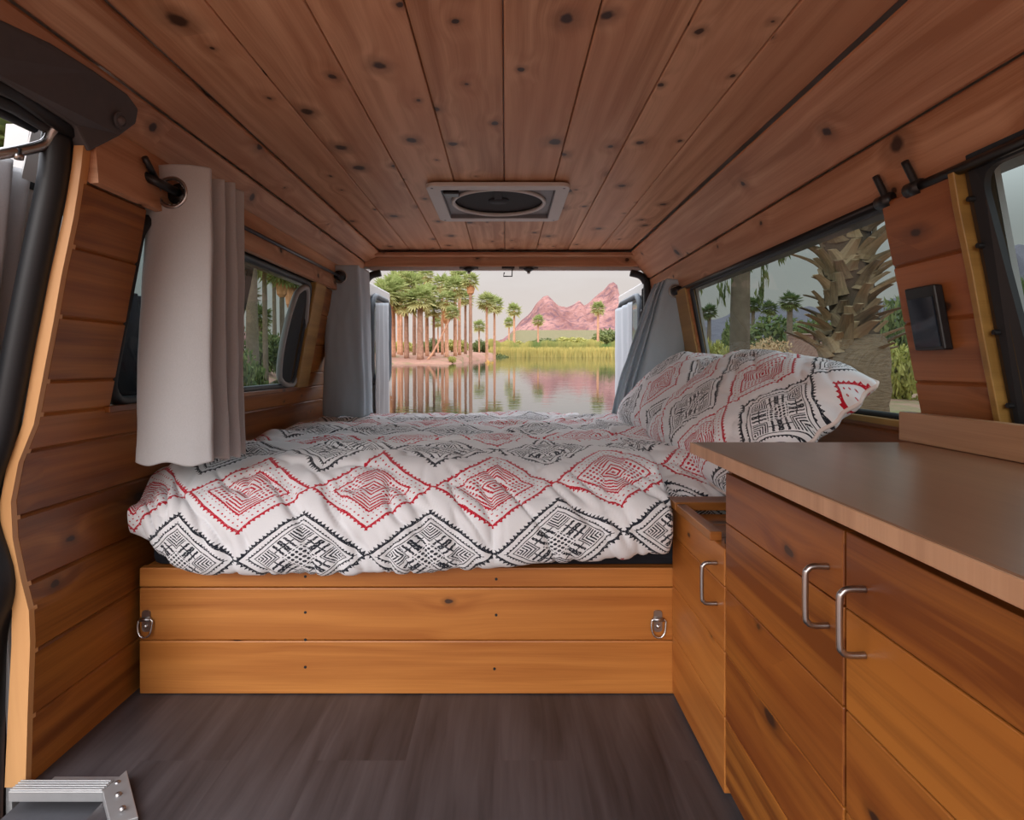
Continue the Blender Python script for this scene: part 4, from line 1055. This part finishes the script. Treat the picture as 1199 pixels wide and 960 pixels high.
# slim trunk with hanging dead fronds
t = palm(866, 10.8, 238, 'slim dark palm trunk with dead fronds hanging beside it', 60, 21, None, crowns=CROWNS_D, mat=TRUNK_G)
for px, y0, y1 in ((843, 300, 348), (848, 310, 350), (890, 290, 345), (893, 300, 350), (876, 290, 322), (821, 310, 338), (917, 285, 302)):
    mb = MB()
    x, z0, z1 = X_(px, 10.8) - X_(866, 10.8), (HZ - y0) / F * 10.8, (HZ - y1) / F * 10.8; zb = t.location
    g = G(X_(866, 10.8), 10.8) - .1
    for k in range(26):
        q = random.random(); c = Vector((x + random.uniform(-.05, .05) + .06 * math.sin(q * 5), random.uniform(-.05, .05), lerp(z0, z1, q) - g))
        mb.add([c, c + Vector((random.uniform(-.05, .05), .02, -.10)), c + Vector((random.uniform(-.03, .03), -.02, -.20))], [(0, 1, 2)])
    mb.tube([(x * .3, 0, z0 - g + .5), (x, 0, z0 - g), (x, 0, z1 - g)], .008, 5)
    o = mb.build('dead_frond', LEAF_D); o.parent = t
# huge near palm with leaf boots
Y = 4.2; xc = X_(992, Y)
zb = G(xc, Y) - .05
t = outside(empty('palm_tree', (0, 0, 0), 'huge near palm trunk covered in cut leaf stubs outside the right window', 'palm tree'), xc, Y, zb)
zt0 = (HZ - 395) / F * Y - zb
mb = MB(); pts = [(.06, 0, k * .1) for k in range(int((zt0 + .15) / .1))]; mb.tube(pts, [.30 - .09 * ss(0, .5, p[2]) - .05 * ss(zt0 - .15, zt0 + .05, p[2]) + .02 * random.random() for p in pts], 22)
m = Mat('fibre trunk', .95, .05); sp = m.node('ShaderNodeSeparateXYZ'); m.link(m.obj(), sp.inputs[0])
nf = m.noise(m.vec(N(m.nt, sp.outputs[0]) * 14., N(m.nt, sp.outputs[1]) * 14., N(m.nt, sp.outputs[2]) * 70.), 1., 4., .6); m.color(m.mix(nf, (.06, .04, .026), (.34, .24, .155))); m.bump(nf, .8, .02); FIB = m.m
o = mb.build('lower_trunk', FIB, smooth=True); o.parent = t
mb = MB(); H2 = zt0 + 3.0; pts = [(.06 - .08 * ss(zt0, zt0 + .6, z), 0, z) for z in [zt0 - .1 + k * .2 for k in range(17)]]
mb.tube(pts, .150, 18); o = mb.build('upper_trunk', plain('dark fibre', (.09, .065, .045), .95, .05, 0, .4, 12., .6), smooth=True); o.parent = t
m = Mat('leaf stub', .85, .1); u, v = m.uv(); nf = m.noise(m.vec(u * 3., v * 90.), 1., 3.); sh = m.attr()
c = m.mix((nf * .7 + sh * .6 - .15).max(0.).min(1.), (.045, .032, .022), (.48, .34, .20)); m.color(c); STUB = m.m
random.seed(11); cnt = 0; mbs = []
z = zt0 - .02
k = 0
while z < H2:
    az = k * 2.39996 + random.uniform(-.5, .5); z = zt0 - .20 + k * .0078; k += 1
    out = Vector((math.cos(az), math.sin(az), 0)); sd = Vector((-math.sin(az), math.cos(az), 0))
    L = random.uniform(.13, .20); wd = random.uniform(.050, .088); ln_ = random.uniform(-.09, .09); tilt = random.uniform(.1, 1.15); lift = random.uniform(.35, 1.0)
    c0 = Vector((-.01, 0, z + random.uniform(-.05, .05))) + out * .145
    mb = MB(); vs, uvs = [], []
    rows = 6
    for i in range(rows):
        q = i / (rows - 1)
        p = c0 + out * L * q * tilt * (.5 + .7 * q) + Vector((0, 0, L * q * lift)); w = wd * (1 - .60 * q ** .7); th = .03 * (1 - .5 * q)
        nn_ = (out * 1. - Vector((0, 0, .5))).normalized()
        for a, b in ((-1, .15), (-.5, -.6), (0, -1), (.5, -.6), (1, .15), (0, .4)): vs.append(p + sd * (w * a + ln_ * q) + nn_ * -(th * b))
    fs = []
    for i in range(rows - 1):
        for j in range(6):
            fs.append((i * 6 + j, i * 6 + (j + 1) % 6, (i + 1) * 6 + (j + 1) % 6, (i + 1) * 6 + j)); uvs.append([(i * .1, j * .02), (i * .1, j * .02 + .02), (i * .1 + .1, j * .02 + .02), (i * .1 + .1, j * .02)])
    fs.append(tuple(range((rows - 1) * 6, rows * 6))); uvs.append([(0, 0)] * 6)
    mb.add(vs, fs, uvs)
    mbs.append(mb)
vis = [b for b in mbs if b.v[0][1] < .12]; hid = [b for b in mbs if b.v[0][1] >= .12]
for b in vis[:96]: o = b.build('leaf_stub', STUB, smooth=False); o.parent = t
rest = MB()
for b in vis[96:] + hid: rest.add(b.v, b.f, b.uv)
o = rest.build('leaf_stubs_rest', STUB); o.parent = t; o['kind'] = 'stuff'; o.name = 'leaf_stub_cover'
o = bpy.data.objects.new('crown', CROWNS_D[0]); COL.objects.link(o); o.parent = t; o.location = (0, 0, H2 + .3); o.scale = (2.2, 2.2, 2.2)
# palm frond showing in the cab window
t = palm(1222, 20., 150, 'palm whose drooping frond tips show at the top of the cab window', 50, 14, None, crowns=CROWNS_D, mat=TRUNK_G)

def shrub_mesh(n, seed, mat, leafs=.09):
    random.seed(seed); mb = MB()
    lob = [(Vector((random.uniform(-.55, .55), random.uniform(-.5, .5), random.uniform(.25, .6))), random.uniform(.3, .5)) for _ in range(9)]
    for k in range(n):
        c, r = random.choice(lob); d = Vector((random.gauss(0, 1), random.gauss(0, 1), random.gauss(0, 1))).normalized()
        p = c + d * r * random.uniform(.75, 1.05)
        if p.z < 0: continue
        a = Vector((random.gauss(0, 1), random.gauss(0, 1), random.gauss(0, 1))).normalized() * leafs; b = a.cross(d).normalized() * leafs * .45
        mb.add([p - a, p + b, p + a, p - b], [(0, 1, 2, 3)], None, random.random())
    for _ in range(5): mb.tube([(0, 0, 0), (random.uniform(-.4, .4), random.uniform(-.4, .4), .5)], .02, 5, sh=.2)
    o = mb.build('shrub', mat); d_ = o.data; bpy.data.objects.remove(o); return d_
G_Y = leaf_mat('yellow green leaves', (.24, .24, .05), (.52, .46, .14)); G_G = leaf_mat('green leaves', (.09, .12, .035), (.24, .26, .09)); G_T = leaf_mat('dry straw', (.42, .26, .13), (.66, .46, .26)); G_O = leaf_mat('orange leaves', (.62, .30, .06), (.75, .50, .15))
SH = {'y': shrub_mesh(2200, 1, G_Y), 'g': shrub_mesh(2200, 2, G_G), 't': shrub_mesh(2200, 3, G_T, .06), 'o': shrub_mesh(1500, 4, G_O), 'd': shrub_mesh(2200, 5, LEAF_D)}
def shrub(px, Y, wpx, hpx, k, label, group=None, base=None):
    x = X_(px, Y); o = bpy.data.objects.new('shrub', SH[k]); COL.objects.link(o)
    z = G(x, Y) - .1
    if base is not None: z = (HZ - base) / F * Y
    outside(o, x, Y, z); o.scale = (wpx / F * Y / 2, wpx / F * Y / 2, hpx / F * Y); o.rotation_euler.z = random.uniform(-.4, .4)
    return tag(o, label, 'shrub', group)
S1 = 'shrubs along the far shore'
shrub(530, 64, 12, 8, 'y', 'yellow-green shrub on the sandy bank beneath the orange skirted palm', S1)
shrub(574, 66, 14, 16, 'o', 'orange-leaved shrub at the tip of the sandy bank', S1)
for i, (px, Y, w, h, k, lab) in enumerate([
    (585, 100, 30, 14, 'g', 'dark green shrub just right of the orange bank shrub'), (450, 84, 30, 16, 'g', 'green shrub behind the leftmost bank palms'), (475, 90, 34, 14, 'y', 'olive shrub low behind the slim orange palm'),
    (508, 88, 36, 18, 'g', 'green shrub in the gap right of the thick dark palm'), (540, 92, 40, 16, 'y', 'olive shrub low behind the paired centre palms'), (562, 96, 26, 16, 'g', 'green shrub behind the end of the grove'),
    (604, 116, 34, 14, 'y', 'yellow-green shrub below the lone palm'), (640, 124, 60, 12, 'g', 'green shrub band below the red peak'), (672, 126, 50, 13, 'y', 'olive shrub mass right of the red peak'),
    (712, 128, 50, 22, 'g', 'tall green shrub beside the single right-hand palm'), (690, 122, 40, 12, 'y', 'pale shrub left of the single right-hand palm')]):
    shrub(px, Y, w, h, k, lab, S1)
S2 = 'shrubs outside the right window'
for px, Y, w, h, k, lab in [(840, 30, 50, 56, 'y', 'yellow-green bush at the rear corner of the right window'), (818, 26, 26, 66, 'd', 'dark bush against the rear gasket of the right window'), (857, 40, 36, 58, 'g', 'green bush behind the yellow one left of the slim trunk'),
                            (898, 24, 70, 56, 't', 'straw-coloured dry bush right of the slim dark trunk'), (920, 60, 110, 46, 'd', 'dark green bush line below the grey hills'), (880, 34, 60, 30, 't', 'low dry scrub at the foot of the slim trunk'),
                            (1060, 16, 60, 72, 'y', 'bright green bush beside the huge trunk, nearest the pillar'), (1050, 22, 70, 98, 'd', 'grey-green bush behind the bright one beside the huge trunk'), (1010, 30, 120, 62, 'd', 'dark bush mass hidden mostly by the huge trunk'),
                            (958, 44, 60, 54, 'd', 'dark bush above the low brick wall'), (1205, 9, 90, 190, 'd', 'dark green bush low in the cab window'), (850, 18, 60, 52, 't', 'grey dry scrub just above the far pillow')]:
    shrub(px, Y, w, h, k, lab, S2)
S3 = 'shrubs outside the left window'
for px, Y, w, h, k, lab in [(305, 34, 60, 50, 'd', 'dark green bush low in the left window'), (345, 46, 60, 44, 'd', 'dark bush behind the reflection shape'), (285, 16, 60, 110, 'd', 'tall dark foliage against the curtain in the left window'), (20, 9, 160, 180, 'g', 'green foliage beyond the open sliding door'),
                            (120, 12, 160, 140, 'd', 'dark foliage behind the dark blue reflection cloth'), (-100, 14, 300, 240, 'd', 'large dark bush beyond the sliding door')]:
    shrub(px, Y, w, h, k, lab, S3)
# brick wall remains
t = outside(empty('brick_wall', (0, 0, 0), 'low brown brick wall with a square opening left of the huge trunk', 'wall'), X_(948, 26), 26, G(X_(948, 26), 26) - .1)
BR = Mat('brick', .9, .1); bt_ = BR.node('ShaderNodeTexBrick'); bt_.inputs['Scale'].default_value = 4.; bt_.inputs['Color1'].default_value = (.26, .13, .10, 1); bt_.inputs['Color2'].default_value = (.34, .19, .14, 1); bt_.inputs['Mortar'].default_value = (.30, .25, .22, 1)
spx = BR.node('ShaderNodeSeparateXYZ'); BR.link(BR.obj(), spx.inputs[0]); BR.link(BR.vec(N(BR.nt, spx.outputs[0]), N(BR.nt, spx.outputs[2])), bt_.inputs['Vector']); BR.color(bt_.outputs[0])
mb = MB(); w = 26 / F
h = (HZ - 392) * w - (G(X_(948, 26), 26) - .1)
mb.box((-19 * w, 0, 0), (4 * w, .5, h)); mb.box((9 * w, 0, 0), (22 * w, .5, h)); mb.box((4 * w, 0, 0), (9 * w, .5, h - 12 * w)); o = mb.build('masonry', BR.m); o.parent = t
mb = MB(); mb.box((-20 * w, -.1, h), (24 * w, .6, h + 1.6 * w)); o = mb.build('capstone', plain('capstone', (.35, .24, .2), .9)); o.parent = t
# reeds
random.seed(5); mb = MB()
for k in range(9500):
    px = random.uniform(566, 745); r = random.random()
    if r < .35: Yr = 101.5 + random.random() * 2.5; hh = random.uniform(.9, 1.9); sh = random.uniform(.6, 1.)
    else: Yr = random.uniform(103.5, 110); hh = random.uniform(2.2, 3.4) * (.85 + .25 * mn.noise(Vector((px * .06, 0, 0)))); sh = clamp(.28 + 1.3 * mn.noise(Vector((px * .05, 3, 0))) + .25 * random.random())
    x = X_(px, Yr); w = random.uniform(.05, .10); dx = random.uniform(-.35, .35)
    zb = -1.95; mb.add([(x - w, Yr, zb), (x + w, Yr, zb), (x + dx + w * .3, Yr, zb + hh), (x + dx * .8 - w * .3, Yr, zb + hh * .95)], [(0, 1, 2, 3)], None, sh)
m_reed = leaf_mat('reeds', (.11, .18, .05), (.60, .47, .15), .3)
outside(tag(mb.build('reeds', m_reed), 'yellow and green reeds along the far lake shore', 'reeds', kind='stuff'))

# ------------------------------------------------------------------ light
w = bpy.data.worlds.new('World'); bpy.context.scene.world = w; w.use_nodes = True; nt = w.node_tree
bg = nt.nodes['Background']; tc = nt.nodes.new('ShaderNodeTexCoord'); sp = nt.nodes.new('ShaderNodeSeparateXYZ'); nt.links.new(tc.outputs['Generated'], sp.inputs[0])
z = N(nt, sp.outputs[2]); 
class WM(Mat):
    def __init__(s): s.nt = nt
wm = WM()
cl = wm.noise(wm.vec(N(nt, sp.outputs[0]) * 2., N(nt, sp.outputs[1]) * 2., z * 9.), 1.2, 5., .6)
c = wm.mix(z.sstep(-.02, .5), (.74, .655, .60), (.57, .60, .66))
c = wm.mix(cl.sstep(.45, .75) * .5, c, (.80, .76, .74))
nt.links.new(c, bg.inputs[0]); nt.links.new((z.sstep(.16, .50) * 5.0 + 1.).k, bg.inputs[1])
def sun(name, d, e, ang, col):
    l = bpy.data.lights.new(name, 'SUN'); l.energy = e; l.angle = math.radians(ang); l.color = col
    o = bpy.data.objects.new(name, l); COL.objects.link(o); o.rotation_euler = Vector(d).to_track_quat('-Z', 'Y').to_euler(); return o
sun('sun', (.30, .90, -.30), 1.35, 35, (1., .93, .87))
def area(name, loc, d, sx, sy, e, col):
    l = bpy.data.lights.new(name, 'AREA'); l.shape = 'RECTANGLE'; l.size = sx; l.size_y = sy; l.energy = e; l.color = col
    o = bpy.data.objects.new(name, l); COL.objects.link(o); o.location = loc; o.rotation_euler = Vector(d).to_track_quat('-Z', 'Y').to_euler(); return o
sc = bpy.context.scene
sc.view_settings.view_transform = 'Standard'; sc.view_settings.look = 'None'; sc.view_settings.gamma = 1; sc.view_settings.exposure = 0.0; sc.view_settings.use_curve_mapping = False
sc.cycles.use_denoising = True; sc.cycles.max_bounces = 10; sc.cycles.diffuse_bounces = 5; sc.cycles.transparent_max_bounces = 12
sc.cycles.caustics_reflective = False; sc.cycles.caustics_refractive = False; sc.cycles.sample_clamp_indirect = 6
